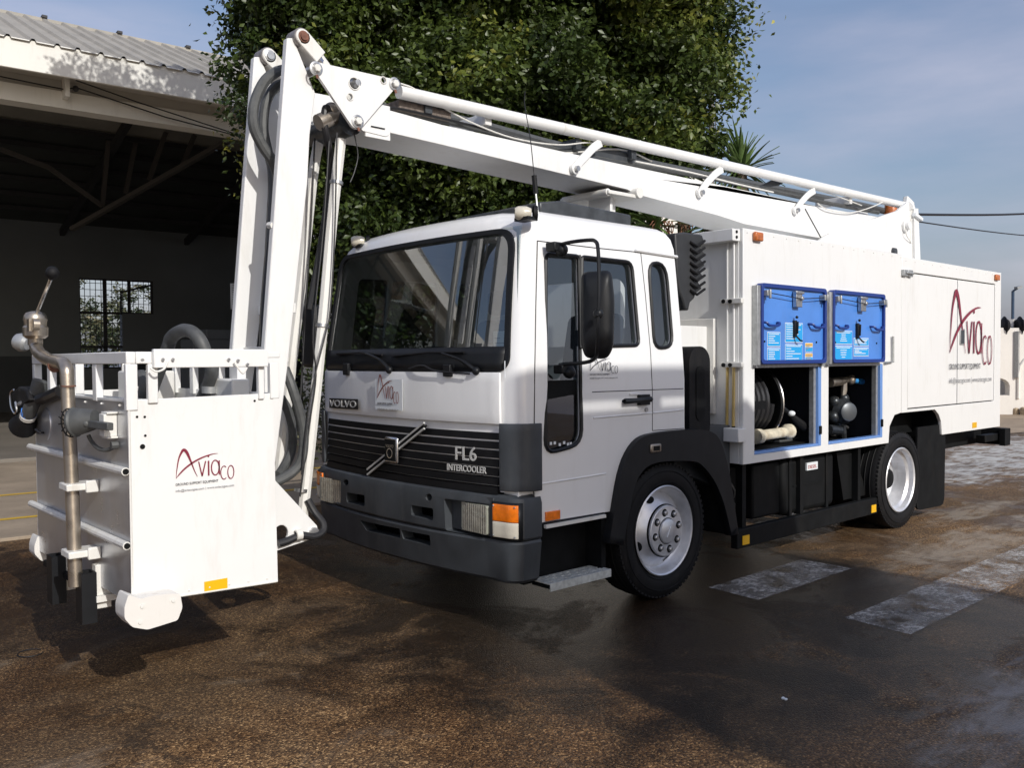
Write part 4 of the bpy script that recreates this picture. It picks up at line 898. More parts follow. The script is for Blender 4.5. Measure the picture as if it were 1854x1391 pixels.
for i in range(9):      # hoses, elbows and small fittings crowding both bays
    px_, py_ = (rd_.uniform(1432, 1472), rd_.uniform(765, 802)) if i < 5 else (rd_.uniform(1503, 1538), rd_.uniform(765, 796)); dd = rd_.uniform(.3, .6)
    MB().tube(cr([ypt(px_-rd_.uniform(4, 14), py_+rd_.uniform(0, 14), dd), ypt(px_, py_-rd_.uniform(2, 10), dd-.05), ypt(px_+rd_.uniform(4, 14), py_+rd_.uniform(-8, 14), dd)], 4), rd_.uniform(.012, .026), 8).build('bay_hose', [HOSEK, HOSE, STEEL, ZINC][i % 4], T)
MB().cyl(ypt(1448, 725, .7), ypt(1474, 722, .7), .07, n=16).build('filter_housing', HOSE, T)
MB().tube([ypt(1560, 700, .8), ypt(1562, 790, .8)], .03, 8).build('riser_pipe', HOSE, T)
MB().lathe([(0, .03), (.05, .03), (.055, .0), (.05, -.02)], ypt(1452, 712, .35), (-.3, -.95, 0), 18).build('pressure_gauge', PAPER, T)
lamp_ = MB().tube([ypt(1372, 690, .35), ypt(1380, 700, .35)], .04, 10).build('bay_lamp', GALV, T)
# valve set in the second bay
vl = MB(); vl.tube([ypt(1502, 693, .25), ypt(1520, 691, .25), ypt(1533, 688, .25)], [.045, .04, .03], 12); vl.ball(ypt(1540, 688, .25), .05); vl.tube([ypt(1529, 690, .25), ypt(1528, 706, .25), ypt(1526, 722, .25)], [.025, .03, .022], 10); vl.build('shut_off_valve', STEEL, T)
MB().tube([ypt(1546, 689, .22), ypt(1552, 690, .22), ypt(1567, 692, .22)], [.022, .028, .03], 10).build('valve_handle', BLUEH, T)
fm = MB(); c1 = ypt(1523, 745, .22); fm.lathe([(0, -.07), (.09, -.07), (.12, -.05), (.12, .03), (.09, .06), (.06, .09), (0, .09)], c1, (-.4, -.9, 0), 24)
for px_, py_, r_ in ((1510, 728, .055), (1516, 765, .05), (1535, 735, .04), (1508, 755, .06), (1528, 722, .05)): fm.ball(ypt(px_, py_, .25), r_)
fm.tube([ypt(1500, 778, .2), ypt(1520, 780, .2)], .045, 10); fm.tube([ypt(1526, 770, .25), ypt(1528, 800, .25)], .03, 8); fm.build('flow_meter', mat('dark_cast_iron', (.05, .055, .06), .35, metal=.6, var=.4, vscale=30), T)
MB().lathe([(.07, .0), (.085, .01), (.07, .02), (0, .02)], c1+V((-.03, -.085, 0)), (-.4, -.9, 0), 24).build('meter_bezel', mat('meter_face', (.12, .13, .14), .4, metal=.5), T)
MB().ball(ypt(1547, 706, .4), .018).build('valve_knob', RED, T)
# --- rear body
RR = 6.178
rpo = [(3.641, 1.115), (4.40, 1.115), (4.50, 1.06), (4.56, .985), (4.58, .846), (RR, .843), (RR, ZT-.022), (3.641, ZT-.018)]
d1 = pxz([(1644.5, 493), (1735, 504), (1735, 732.5), (1644.5, 742)]); d2 = pxz([(1737, 504.3), (1801.8, 515.5), (1801.8, 725), (1737, 732.3)])
xd0, xdm, xd1 = d1[0][0], d1[1][0], d2[1][0]; zd0, zd1 = (d1[2][1]+d1[3][1])/2, (d1[0][1]+d1[1][1])/2
MB().plate([(x, 0, z) for x, z in rpo], [[(xd0, 0, zd0), (xd1, 0, zd0), (xd1, 0, zd1), (xd0, 0, zd1)]], (0, .035, 0)).build('rear_side_panel', WHITE, T, bevel=.004)
for a, b in ((xd0+.012, xdm-.010), (xdm+.012, xd1-.012)): MB().box(a, b, .004, .03, zd0+.012, zd1-.012).build('locker_door', WHITE, T, bevel=.003)
MB().box(xd0-.03, xd1+.03, .036, .05, zd0-.03, zd1+.03).build('locker_liner', MATTK, T)
MB().box(RR-.02, RR, .036, BW-.03, .844, ZT-.03).build('rear_panel', WHITE, T)
MB().box(3.66, RR-.021, .036, BW-.03, ZT-.06, ZT-.025).build('rear_roof_panel', WHITE, T)
MB().box(3.45, 4.57, .30, .33, .86, 1.3).box(3.36, 4.6, .04, .9, 1.13, 1.14).box(4.56, 4.6, .04, .9, .5, 1.13).build('rear_wheel_box', MATTK, T)
q = Yp(1742, 610, .0); MB().box(q.x-.06, q.x+.06, -.006, .006, q.z-.085, q.z+.085).build('locker_lock', GALV, T, bevel=.004)
MB().box(q.x-.04, q.x+.04, -.009, -.0065, q.z-.07, q.z+.07).build('lock_plate', GREYP, T)
q = Yp(1639, 495, 0); MB().box(q.x-.09, q.x+.0, -.03, .0, q.z-.03, q.z+.03).box(q.x+.02, q.x+.12, -.025, .0, q.z-.03, q.z+.035).cyl((q.x-.05, -.035, q.z), (q.x+.1, -.035, q.z), .012, n=8).build('locker_stay', GALV, T, bevel=.004)
for px_, py_ in ((1803, 503),): q = Yp(px_, py_, 0); MB().box(q.x-.055, q.x+.055, -.03, -.001, q.z-.03, q.z+.035).build('marker_lamp', AMBERD, T, bevel=.01)
q = Yp(1369, 429, 0); MB().box(q.x-.055, q.x+.055, -.035, -.001, q.z-.035, q.z+.035).build('marker_lamp', AMBERD, T, bevel=.012)
q = Xp(1285, 430, .94); MB().box(.93, .964, q.y-.09, q.y+.09, q.z-.03, q.z+.03).build('marker_lamp', AMBERD, T, bevel=.01)
q = Yp(1764, 770, 0); MB().box(q.x-.06, q.x+.06, -.004, -.0005, q.z-.03, q.z+.03).build('reflector', YELR, T)
logo(Yp(1719.5, 640, -.004), (1, 0, 0), (0, 0, 1), 1.15, T, vs_=1.08)
q = Yp(1706, 470, .5); MB().box(q.x-.12, q.x+.22, .45, .6, ZT-.02, ZT+.075).build('work_lamp', PAPER, T, bevel=.015)
MB().box(q.x-.2, q.x+.15, .42, .62, ZT-.024, ZT-.012).build('lamp_base', MATTK, T)
# front top corner bracket and gauge strip on the box front face
q = Xp(1322, 420, .93); MB().box(.86, .962, .02, .42, ZT-.10, ZT-.01).build('corner_bracket', WHITE, T, bevel=.004)
hs = MB(); 
for z in (2.60, 2.56): hs.cyl((.91, .019, z), (.91, .014, z), .012, n=8)
hs.build('bracket_hole', MATTK, T)
xg = .945
def xg_pt(px, py): return Xp(px, py, xg)
for px_ in (1317, 1328.5):
    a, b = xg_pt(px_-1, 776), xg_pt(px_, 662); gz = MB().tube([a, b], .012, 8).build('sight_tube', BRASS, T)
    MB().tube([b+V((0, 0, .03)), xg_pt(px_, 440)], .010, 6).build('gauge_pipe', WHITE, T)
for py_ in (546, 661):
    c_ = xg_pt(1320, py_); MB().box(.925, .962, c_.y-.12, c_.y+.07, c_.z-.018, c_.z+.02).build('tube_clamp', DWHITE, T, bevel=.004)
    for px_ in (1313, 1325): k_ = xg_pt(px_, py_); MB().cyl(k_+V((-.01, 0, 0)), k_+V((-.03, 0, 0)), .016, n=10).build('clamp_bolt', MATTK, T)
c_ = xg_pt(1322, 788); MB().box(.86, .962, c_.y-.13, c_.y+.14, c_.z-.045, c_.z+.06).build('gauge_box', WHITE, T, bevel=.006)
for px_ in (1315, 1328): k_ = xg_pt(px_, 772); MB().tube([k_, k_+V((0, 0, -.04))], .014, 6).build('tube_fitting', MATTK, T)
# cabinet and intake equipment behind the cab
k0 = Yp(1268, 600, .45); 
MB().box(.60, .93, .30, 1.0, 1.27, 1.90).build('pump_cabinet', WHITE, T, bevel=.005)
MB().box(.93, .963, .24, 1.1, 1.22, 1.96).build('cabinet_frame', DWHITE, T, bevel=.004)
gi = MB(); gi.box(.52, .80, .02, .38, 1.93, 2.5)
intake = MB(); n = 9
a0_, a1_ = Yp(1225, 430, .12), Yp(1275, 430, .12)
AIRK = mat('black_intake', (.03, .031, .033), .5, var=.2, vscale=12)
prof = [(1222, 422), (1240, 420), (1272, 425), (1277, 440), (1268, 448), (1277, 460), (1268, 469), (1277, 481), (1267, 490), (1275, 502), (1265, 511), (1272, 523), (1260, 532), (1258, 540), (1250, 548), (1247, 563), (1240, 560), (1237, 545), (1231, 530), (1226, 500)]
P = [Yp(*p, .12) for p in prof]
MB().prism(P, (0, .30, 0)).build('air_intake', AIRK, T, bevel=.012)
fins = MB()
for i in range(8):
    py_ = 438+i*12.5; a, b, c2 = Yp(1250, py_, .115), Yp(1262, py_+8, .10), Yp(1276, py_-2, .115); fins.tube([a, b, c2], .010, 6)
fins.build('intake_fin', RUBBER, T)
q = Yp(1257, 712, .1); sp = MB().prism([(q.x+x, .05, q.z+z) for x, z in rrect(-.125, .125, -.36, .34, .12, 6)], (0, .22, 0)).build('air_filter', RUBBER, T, bevel=.03, seg=3)
MB().prism([(q.x+x, .044, q.z+z) for x, z in rrect(-.05, .05, -.2, .2, .05, 6)], (0, .005, 0)).build('filter_recess', MATTK, sp)
MB().tube(cr([Yp(1250, 760, .2), Yp(1262, 778, .25), Yp(1245, 782, .3)], 4), .05, 10).build('intake_pipe', RUBBER, T)
MB().prism([(.26, .1, .86), (.95, .1, .62), (.95, .1, 1.14), (.30, .1, 1.17)], (0, 1.8, 0)).build('rear_wing_cover', GREYP, T, bevel=.01)
# --- under-run rail and belly
rz0, rz1 = .195, .343
MB().box(.94, 3.22, .03, .09, rz0, rz1).build('side_guard', MATTK, T, bevel=.006)
for px_, py_ in ((1356, 979), (1587, 922)): q = Yp(px_, py_, .0); MB().box(q.x-.045, q.x+.045, .024, .0295, q.z-.035, q.z+.035).build('reflector', YELR, T)
for x in (1.05, 1.9, 2.9): MB().box(x, x+.05, .06, .12, .34, .85).build('guard_bracket', MATTK, T)
MB().box(1.32, 1.9, .14, .75, .36, .80).build('battery_box', MATTK, T, bevel=.02)
tk = MB().box(1.70, 2.55, .10, .72, .34, .82).build('fuel_tank', MATTK, T, bevel=.05, seg=3)
for x in (1.78, 2.38): MB().box(x, x+.04, .088, .73, .335, .825).build('tank_strap', MATTK, tk, bevel=.004)
MB().box(1.85, 2.36, .094, .10, .57, .585).build('tank_seam', MATTK, tk)
q = Yp(1469.5, 844, .09); MB().box(q.x-.09, q.x+.09, .083, .0985, q.z-.032, q.z+.032).build('fuel_label', PAPER, tk); text('DIESEL', V((q.x-.07, .082, q.z-.018)), (1, 0, 0), (0, 0, 1), .03, RED, tk, width=.14)
MB().cyl((1.2, .25, .62), (1.2, .8, .62), .16, n=24).build('air_tank', MATTK, T)
MB().prism([(2.62, .12, .8), (2.9, .12, .8), (3.12, .12, .5), (3.15, .12, .36), (2.75, .12, .36)], (0, .5, 0)).build('mudguard', MATTK, T)
MB().tube(cr([Yp(1300, 800, .2)+V((.4, .1, 0)), V((1.1, .3, .7)), V((1.25, .25, .45)), V((1.5, .3, .4))], 5), .02, 8).tube(cr([V((1.0, .35, .85)), V((1.15, .2, .6)), V((1.05, .3, .45)), V((1.25, .4, .4))], 5), .015, 8).build('belly_hose', HOSEK, T)
MB().box(1.0, 1.25, .2, .5, .36, .40).box(1.05, 1.22, .25, .45, .4, .5).build('belly_bracket', RUST, T)
# mud flap and rear bumper
fl0, fl1 = Yp(1665, 800, .06), Yp(1714, 795, .06)
MB().prism([(x, .02, z) for x, z in rpoly([(4.03, .12), (4.70, .10), (4.72, .95), (4.05, .95)], [.1, .1, .01, .01])], (0, .02, 0)).build('mud_flap', MATTK, T, bevel=.004)
MB().box(4.6, 4.62, .04, .6, .14, .95).build('mud_flap', RUBBER, T)
q = Yp(1815, 795, .0)
b1 = MB().box(6.02, 6.5, .1, .2, .66, .74).box(6.02, 6.5, 2.1, 2.2, .66, .74).box(6.5, 6.58, .02, 2.34, .60, .80).build('rear_bumper', MATTK, T, bevel=.006)
MB().box(4.75, 6.45, .3, .36, .62, .80).build('rear_chassis_rail', MATTK, T)
MB().box(6.40, 6.499, .02, .08, .60, .80).build('bumper_end', MATTK, T)

# ================================================================== BOOM
YN, YF = .93, 1.37
def poly_y(px, y, r=0):
    P = [Yp(p[0], p[1], y) for p in px]; return [(q[0], q[1]) for q in (rpoly([(p.x, p.z) for p in P], r) if r else [(p.x, p.z) for p in P])]
bpx = [(655, 192), (706, 199.5), (800, 225.5), (1072, 286), (1299, 334), (1370, 349), (1491, 376), (1592, 393), (1640, 402), (1640, 460), (1485, 431), (1346, 405), (1299, 389.5), (1150, 351), (1137, 343), (797, 261), (706, 240), (655, 232)]
boom = prism_y(poly_y(bpx, YN), YN, YF).build('boom', WHITE, T, bevel=.012)
# turret at the rear
tpx = [(1440, 372), (1487, 431.5), (1500, 424), (1592, 392), (1622, 382), (1640, 367), (1652, 368), (1657, 386), (1659, 475), (1470, 445), (1440, 440)]
tp = poly_y(tpx[1:-1], .86)
tur = prism_y(tp, .84, .88).build('turret_side_plate', WHITE, T, bevel=.006)
prism_y([(x, z) for x, z in tp], 1.42, 1.46).build('turret_side_plate', WHITE, T, bevel=.006)
e0 = Yp(1657, 386, .86); MB().box(e0.x-.03, e0.x, .885, 1.415, ZT-.1, e0.z).build('turret_rear_plate', WHITE, T)
MB().cyl((e0.x-1.0, 1.15, ZT-.08), (e0.x-1.0, 1.15, ZT+.08), .62, n=40).build('slewing_ring', GREYP, T)
q = Yp(1637, 409, .84); MB().lathe([(.0, .07), (.045, .07), (.05, .05), (.05, .03), (.075, .03), (.075, 0)], q, (0, -1, 0), 20).build('pivot_pin', WHITE, T)
q = Yp(1617, 456, .84); MB().lathe([(.0, .04), (.04, .035), (.05, .0)], q, (0, -1, 0), 14).build('pivot_pin', GREYP, T)
MB().tube([Yp(1648, 365, .84), Yp(1648, 440, .84)], .012, 6).tube(cr([Yp(1652, 395, .83), Yp(1640, 420, .8), Yp(1650, 440, .83)], 4), .006, 5).build('turret_cable', DWHITE, T)
MB().prism([Yp(1650, 378, .84), Yp(1658, 378, .84), Yp(1662, 470, .84), Yp(1652, 470, .84)], (0, -.03, 0)).build('turret_edge_plate', WHITE, T)
MB().bar(Yp(1655, 388, .8), Yp(1668, 398, .8), .05, .04).build('turret_lamp', PAPER, T, bevel=.006)
q = Yp(1613, 376, 1.2); MB().lathe([(0, -.08), (.075, -.08), (.075, .04), (.06, .065), (0, .07)], q, (0, 0, 1), 20).build('beacon', AMBERD, T)
MB().tube(cr([Yp(1458, 378, .925), Yp(1470, 400, .925), Yp(1487, 431, .925)], 3), .005, 5).tube([Yp(1487, 431, .925), Yp(1500, 424, .925)], .007, 5).build('boom_weld', GREYP, T)
# long levelling tube and its levers
pa, pm_, pb = Yp(722, 166, .93), Yp(1100, 252, .93), Yp(1646, 374, .93)
tube = MB().cyl(pa, pb, .043, n=18).build('levelling_tube', WHITE, T)
jn = MB(); 
for f_ in (.2, .53, .78): p = pa.lerp(pb, f_); jn.cyl(p-(pb-pa).normalized()*.006, p+(pb-pa).normalized()*.006, .0445, n=18)
jn.build('tube_joint', DWHITE, tube)
MB().bar(Yp(1638, 366, .93), Yp(1650, 378, .93), .06, .16).cyl(Yp(1646, 373, .84), Yp(1646, 373, .96), .05).build('tube_yoke', WHITE, T, bevel=.01)
for (a, m_, b) in (((1088, 258), (1062, 280), (1041, 306)), ((1308, 306), (1285, 325), (1268, 349)), ((1475, 345), (1456, 360), (1441, 381))):
    A, M_, B = Yp(*a, .915), Yp(*m_, .905), Yp(*b, .905)
    lv = MB(); pts = cr([A, A.lerp(M_, .5)+V((0, -.0, .01)), M_, M_.lerp(B, .6)+V((.0, 0, .01)), B], 3)
    for p0, p1 in zip(pts[:-1], pts[1:]): lv.bar(p0, p1+(p1-p0)*.12, .016, .066, V((0, 0, 1)) if abs((p1-p0).normalized().z) < .9 else (1, 0, 0))
    lv.cyl(B+V((0, -.012, 0)), B+V((0, .02, 0)), .042); lever = lv.build('swing_lever', WHITE, T, bevel=.003)
    MB().lathe([(.0, .03), (.022, .03), (.024, .0)], B+V((0, -.008, 0)), (0, -1, 0), 8).build('lever_bolt', ZINC, lever)
# services running on top of the boom
def run(px, y, r, m, name, n=5): return MB().tube(cr([Yp(p[0], p[1], y) for p in px], n), r, 8).build(name, m, T)
run([(640, 190), (740, 204), (850, 222), (1000, 262), (1075, 276), (1300, 322), (1420, 345), (1560, 372), (1600, 382)], 1.28, .04, HOSE, 'boom_conduit')
run([(720, 200), (860, 232), (1000, 268), (1160, 300), (1300, 325), (1500, 368), (1590, 385)], 1.02, .022, HOSE, 'boom_hose')
run([(790, 187), (850, 220), (930, 250), (1010, 262), (1065, 258), (1110, 262), (1160, 255)], .95, .006, DWHITE, 'boom_cable')
run([(640, 190), (760, 222), (900, 255), (1010, 277), (1120, 270), (1180, 292)], 1.0, .007, DWHITE, 'boom_cable')
run([(700, 196), (730, 198), (850, 226), (935, 250)], .97, .009, CABLE, 'boom_cable')
run([(725, 151), (745, 158), (765, 170), (800, 180)], .9, .006, DWHITE, 'boom_cable')
run([(1480, 368), (1500, 380), (1540, 385), (1575, 376), (1600, 365)], .9, .006, DWHITE, 'boom_cable')
run([(1410, 320), (1440, 335), (1500, 350), (1560, 372)], .95, .006, DWHITE, 'boom_cable')
run([(1150, 292), (1250, 312), (1330, 332), (1400, 348)], .95, .008, DWHITE, 'boom_cable')
for px_, py_ in ((745, 203), (852, 224), (1015, 268), (1115, 285), (1510, 365)): q = Yp(px_, py_, 1.15); MB().box(q.x-.03, q.x+.03, .95, 1.36, q.z-.05, q.z+.035).build('conduit_clamp', GREYP if px_ % 2 else WHITE, T, bevel=.005)
q = Yp(720, 196, 1.1); MB().box(q.x-.08, q.x+.35, .97, 1.3, q.z-.05, q.z+.02).build('valve_block', mat('weathered_block', (.16, .13, .11), .7, var=.5, vscale=30), T, bevel=.01)
MB().prism([Yp(1000, 262, 1.0), Yp(1100, 266, 1.0), Yp(1180, 292, 1.0), Yp(1130, 296, 1.0), Yp(1050, 284, 1.0)], (0, .02, 0)).build('cable_guard', GREYP, T)
MB().prism([Yp(1400, 325, 1.0), Yp(1430, 324, 1.0), Yp(1410, 336, 1.0), Yp(1370, 341, 1.0)], (0, .02, 0)).build('cable_guard', GREYP, T)
# rest under the boom, between cab and box
s0 = Yp(1115, 372, 1.0)
MB().box(s0.x-.07, s0.x+.03, 1.03, 1.13, 2.5, 2.96).box(s0.x-.09, s0.x-.06, .98, 1.22, 2.5, 2.96).build('boom_rest_post', WHITE, T, bevel=.004)
dots = MB()
for k_ in range(5): dots.cyl((s0.x-.02, 1.031, 2.74+k_*.045), (s0.x-.02, 1.026, 2.74+k_*.045), .011, n=8)
dots.build('post_hole', MATTK, T)
MB().box(s0.x-.22, s0.x+.16, .88, 1.42, 2.955, 2.985).cyl((s0.x-.2, .9, 2.97), (s0.x-.2, 1.4, 2.97), .03).cyl((s0.x+.14, .86, 3.0), (s0.x+.14, 1.42, 3.0), .045).build('boom_cradle', DWHITE, T, bevel=.005)
MB().box(s0.x-.2, s0.x+.1, .93, 1.37, 2.986, 3.0).build('cradle_pad', RUBBER, T)
for yy in (1.0, 1.3): MB().box(.72, .8, yy, yy+.08, .8, 2.56).build('rest_column', WHITE, T)
# head: big triangular plates
tri = [(561, 112), (719, 150), (646, 232)]
rp = [Yp(*p, .86) for p in ((557, 108), (727, 146), (646, 241))]
TP = rpoly([(p.x, p.z) for p in rp], [.07, .07, .07], 7)
def hole(px, py, r): q = Yp(px, py, .86); return [(q.x+r*math.cos(t), q.z+r*math.sin(t)) for t in [2*math.pi*k_/20 for k_ in range(20)]]
HS = [hole(641, 151, .037), hole(633.5, 175, .021), hole(694, 145, .021)]
for y0_ in (.86, 1.42):
    hd_ = MB().plate([(x, y0_, z) for x, z in TP], [[(x, y0_, z) for x, z in h] for h in HS], (0, .022, 0)).build('head_plate', WHITE, T, bevel=.004)
    if y0_ < 1:
        rg = MB()
        for h, r_ in zip(HS, (.037, .021, .021)): rg.tube([(x, y0_-.002, z) for x, z in h], .004, 6, closed=True)
        rg.build('bushing', DWHITE, hd_)
        for px_, py_ in ((572, 124), (714, 152), (647, 220)):
            q = Yp(px_, py_, .86); MB().lathe([(.042, 0), (.042, .006), (.03, .008)], q, (0, -1, 0), 20).build('pin_washer', ZINC, hd_)
            MB().lathe([(.024, .006), (.024, .024), (.02, .028), (.01, .029), (0, .026)], q, (0, -1, 0), 6).build('pin_nut', DWHITE, hd_)
            MB().bar(q+V((.0, -.006, -.036)), q+V((.008, -.006, -.056)), .006, .016).build('rust_run', RUST, hd_)
        q = Yp(642, 152, .90); MB().lathe([(.035, 0), (.03, .03), (.02, .045), (0, .046)], q, (0, -1, 0), 12).build('inner_pin', ZINC, hd_)
MB().box(Yp(660, 225, .9).x, Yp(705, 225, .9).x, .89, .905, Yp(660, 247, .9).z, Yp(700, 192, .9).z).build('head_gusset', WHITE, T, bevel=.003)
prism_y(poly_y([(647, 200), (706, 193), (706, 243), (699, 247), (655, 236)], .885, .015), .885, .925).build('boom_cheek', WHITE, T, bevel=.004)
MB().tube([Yp(672, 228, .88), Yp(697, 233, .88)], .004, 4).build('gusset_slot', GREYP, T)
q = Yp(646, 221, .9); MB().cyl((q.x, .87, q.z), (q.x, 1.44, q.z), .03).build('elbow_pin', ZINC, T)
q2 = Yp(620, 225, 1.05); MB().cyl((q2.x, .95, q2.z), (q2.x, 1.4, q2.z), .085, n=24).build('elbow_sleeve', mat('greasy_steel', (.1, .11, .12), .35, metal=.6, var=.4, vscale=20), T)
q3 = Yp(586, 200, 1.1); MB().tube([Yp(576, 222, 1.0), Yp(600, 212, 1.0), Yp(640, 205, 1.0)], .05, 12).ball(Yp(600, 200, 1.0), .05).build('elbow_joint', STEEL, T)
q = Yp(714, 152, .9); MB().cyl((q.x, .88, q.z), (q.x, 1.42, q.z), .028).build('tube_pin', ZINC, T)
q = Yp(572, 124, .9); MB().cyl((q.x, .88, q.z), (q.x, 1.42, q.z), .03).build('arm_pin', ZINC, T)
# hanging arms
apx = [(520, 68), (531, 68), (571, 168), (561, 246), (557, 330), (521, 664), (499, 838), (480, 838), (479, 632), (501, 330), (515, 138)]
arm_in = poly_y(apx, YN)
for y0_, nm in ((YN, 'near'), (YF-.015, 'far')):
    a_ = prism_y(arm_in, y0_, y0_+.05).build('hanging_arm', WHITE, T, bevel=.006)
    P0 = Yp(544, 69, YN); P0 = V((P0.x, y0_+.025, P0.z)); d_ = (Yp(575, 105, YN)-Yp(544, 69, YN)).normalized()
    MB().lathe([(.0, .055), (.05, .055), (.055, .048), (.055, -.048), (.05, -.055), (0, -.055)], P0, (0, 1, 0), 24).build('arm_eye', mat('worn_eye', (.28, .26, .25), .5, metal=.5, var=.3, vscale=30), a_)
    cl2 = MB().bar(P0, P0+d_*.15, .095, .125, (0, 1, 0)).cyl(P0+V((0, -.0625, 0)), P0+V((0, .0625, 0)), .047, n=20).build('clevis', DWHITE, a_, bevel=.006)
    MB().lathe([(.034, 0), (.034, .004), (.024, .006), (.024, .014), (0, .014)], P0+V((0, -.0626, 0)), (0, -1, 0), 20).build('clevis_pin', RUST if y0_ < 1 else ZINC, a_)
    MB().cyl(P0+d_*.13, P0+d_*.18, .035, n=8).cyl(P0+d_*.17, P0+d_*.26, .022, n=10).build('clevis_rod', DWHITE if y0_ > 1 else CHROME, a_)
ew = V((0, 0, 0)); c0, c1_ = Yp(575, 105, .98), Yp(640, 195, .98); MB().cyl(c0, c1_, .04, n=14).build('head_ram', DWHITE, T)
for (px_, py_) in ((507, 300), (486, 560)):
    q = Yp(px_+20, py_, 1.15); MB().box(q.x-.04, q.x+.02, YN+.05, YF-.015, q.z-.03, q.z+.03).build('cross_member', WHITE, T, bevel=.004)
q = Yp(492, 640, 1.1); MB().box(q.x-.06, q.x+.05, YN+.05, YF-.015, q.z-.05, q.z+.04).build('cross_member', DWHITE, T, bevel=.004)
MB().tube([Yp(487, 408, 1.0), Yp(495, 408, .95)], .02, 8).build('arm_stop', DWHITE, T)
# links (rods) behind the arms
run([(617, 252), (601, 400), (583, 600), (548, 935)], 1.02, .034, DWHITE, 'link_rod', 4)
run([(577, 255), (565, 330), (547, 500), (530, 640), (505, 860)], 1.30, .034, DWHITE, 'link_rod', 4)
run([(570, 250), (563, 400), (553, 560), (546, 690), (541, 760)], 1.18, .006, CABLE, 'arm_cable')
run([(596, 255), (585, 420), (567, 600), (572, 680), (560, 770), (543, 900)], .98, .0055, CABLE, 'arm_cable')
run([(610, 240), (606, 420), (598, 560), (588, 610), (562, 720), (546, 860)], .95, .005, CABLE, 'arm_cable')
run([(641, 240), (648, 280), (642, 310), (634, 330)], .95, .004, CABLE, 'arm_cable')
for (px_, py_) in ((609, 331), (584, 590), (545, 888)): q = Yp(px_, py_, 1.02); MB().lathe([(.037, -.01), (.042, -.01), (.042, .01), (.037, .01)], q, (.15, 0, 1), 14).build('hose_clip', ZINC, T)
# elbow hoses
def hz_(px, r, m=HOSE, name='hydraulic_hose'): return MB().tube(cr([Yp(p[0], p[1], p[2]) for p in px], 6), r, 10).build(name, m, T)
hz_([(517, 126, 1.2), (500, 130, 1.18), (477, 150, 1.15), (460, 190, 1.13), (460, 230, 1.12), (476, 265, 1.12), (495, 295, 1.12), (503, 330, 1.15), (498, 420, 1.2)], .032)
hz_([(516, 150, 1.25), (497, 158, 1.25), (482, 185, 1.25), (477, 230, 1.25), (484, 270, 1.24), (494, 320, 1.22), (490, 420, 1.22), (483, 560, 1.2)], .03)
hz_([(600, 205, .98), (590, 195, .98), (587, 220, .98), (592, 250, 1.0), (598, 300, 1.1), (585, 420, 1.15), (560, 560, 1.18)], .022, HOSEK)
hz_([(516, 668, 1.05), (530, 705, 1.0), (546, 760, 1.0), (550, 800, 1.0), (545, 835, 1.0), (530, 855, 1.0), (513, 866, 1.0), (497, 874, 1.0)], .03)
hz_([(508, 720, 1.2), (522, 745, 1.2), (530, 780, 1.2), (527, 820, 1.2), (512, 850, 1.15), (502, 862, 1.1)], .028)
hz_([(557, 905, .98), (570, 928, .95), (585, 948, .9), (584, 963, .88), (568, 972, .87), (545, 970, .87), (520, 980, .87), (504, 985, .87)], .022, HOSEK)
hz_([(490, 440, 1.2), (480, 560, 1.2), (478, 630, 1.2)], .03, HOSEK)
q = Yp(540, 969, .87); MB().lathe([(.024, -.02), (.032, -.018), (.032, .018), (.024, .02)], q, (1, 0, 0), 12).build('hose_clip', DWHITE, T)
# lower gussets joining arms to the basket
gpx = [(478, 838), (500, 872), (574, 952), (578, 968), (570, 975), (502, 998), (478, 1000)]
for y0_ in (.89, 1.42):
    P = poly_y(gpx, .89); q = Yp(509, 967, .89)
    MB().plate([(x, y0_, z) for x, z in P], [[(q.x+.045*math.cos(t), y0_, q.z+.05*math.sin(t)) for t in [2*math.pi*k_/20 for k_ in range(20)]]], (0, .02, 0)).build('basket_gusset', WHITE, T, bevel=.003)
    q = Yp(567, 964, .89); MB().lathe([(.03, 0), (.03, .02), (.015, .022), (0, .022)], V((q.x, y0_, q.z)), (0, -1, 0), 12).build('gusset_bolt', ZINC, T)
q = Yp(546, 930, 1.0); MB().cyl((q.x-.05, .9, q.z-.05), (q.x-.05, 1.42, q.z-.05), .03).build('gusset_pin', ZINC, T)

# ================================================================== BASKET (work platform)
BX0, BX1, BY0, BY1, BZ0, BZ1, BZR = -3.40, -2.685, .36, 1.96, .545, 1.482, 1.70
bk = bpy.data.objects.new('work_platform', None); COL.objects.link(bk); bk.parent = T; bk.location = (-3.04, 1.16, BZ0); bk['label'] = 'white open basket hanging at the boom end'
BO = bk
P_ = [Yp(*p, BY0) for p in ((241, 1090), (503, 1054), (494, 712), (230, 725))]
MB().prism([(p.x, BY0-.003, p.z) for p in P_], (0, .012, 0)).build('platform_side', WHITE, BO, bevel=.002)
MB().box(BX0, BX0+.01, BY0+.01, BY1, BZ0-.005, BZ1-.003).build('platform_front', ALU, BO)
MB().box(BX0, BX1, BY1, BY1+.01, BZ0, BZ1).build('platform_side', WHITE, BO)
MB().box(BX1-.01, BX1, BY0+.01, BY1, BZ0, BZ1+.01).build('platform_back', WHITE, BO)
MB().box(BX0+.011, BX1-.011, BY0+.01, BY1-.001, BZ0-.01, BZ0+.02).build('platform_floor', ALU, BO)
MB().box(BX0-.004, BX0+.09, BY0+.012, BY1-.005, BZ1-.012, BZ1-.001).build('toe_flange', WHITE, BO)
for z in (1.155, .815): MB().tube([(BX0-.02, BY0+.0, z), (BX0-.02, BY1+.06, z)], .019, 10).build('stiffener_tube', DWHITE, BO)
em = MB(); 
for z in (1.155, .815): em.cyl((BX0-.02, BY0-.002, z), (BX0-.02, BY0-.0045, z), .014, n=10)
em.build('tube_end', MATTK, BO)
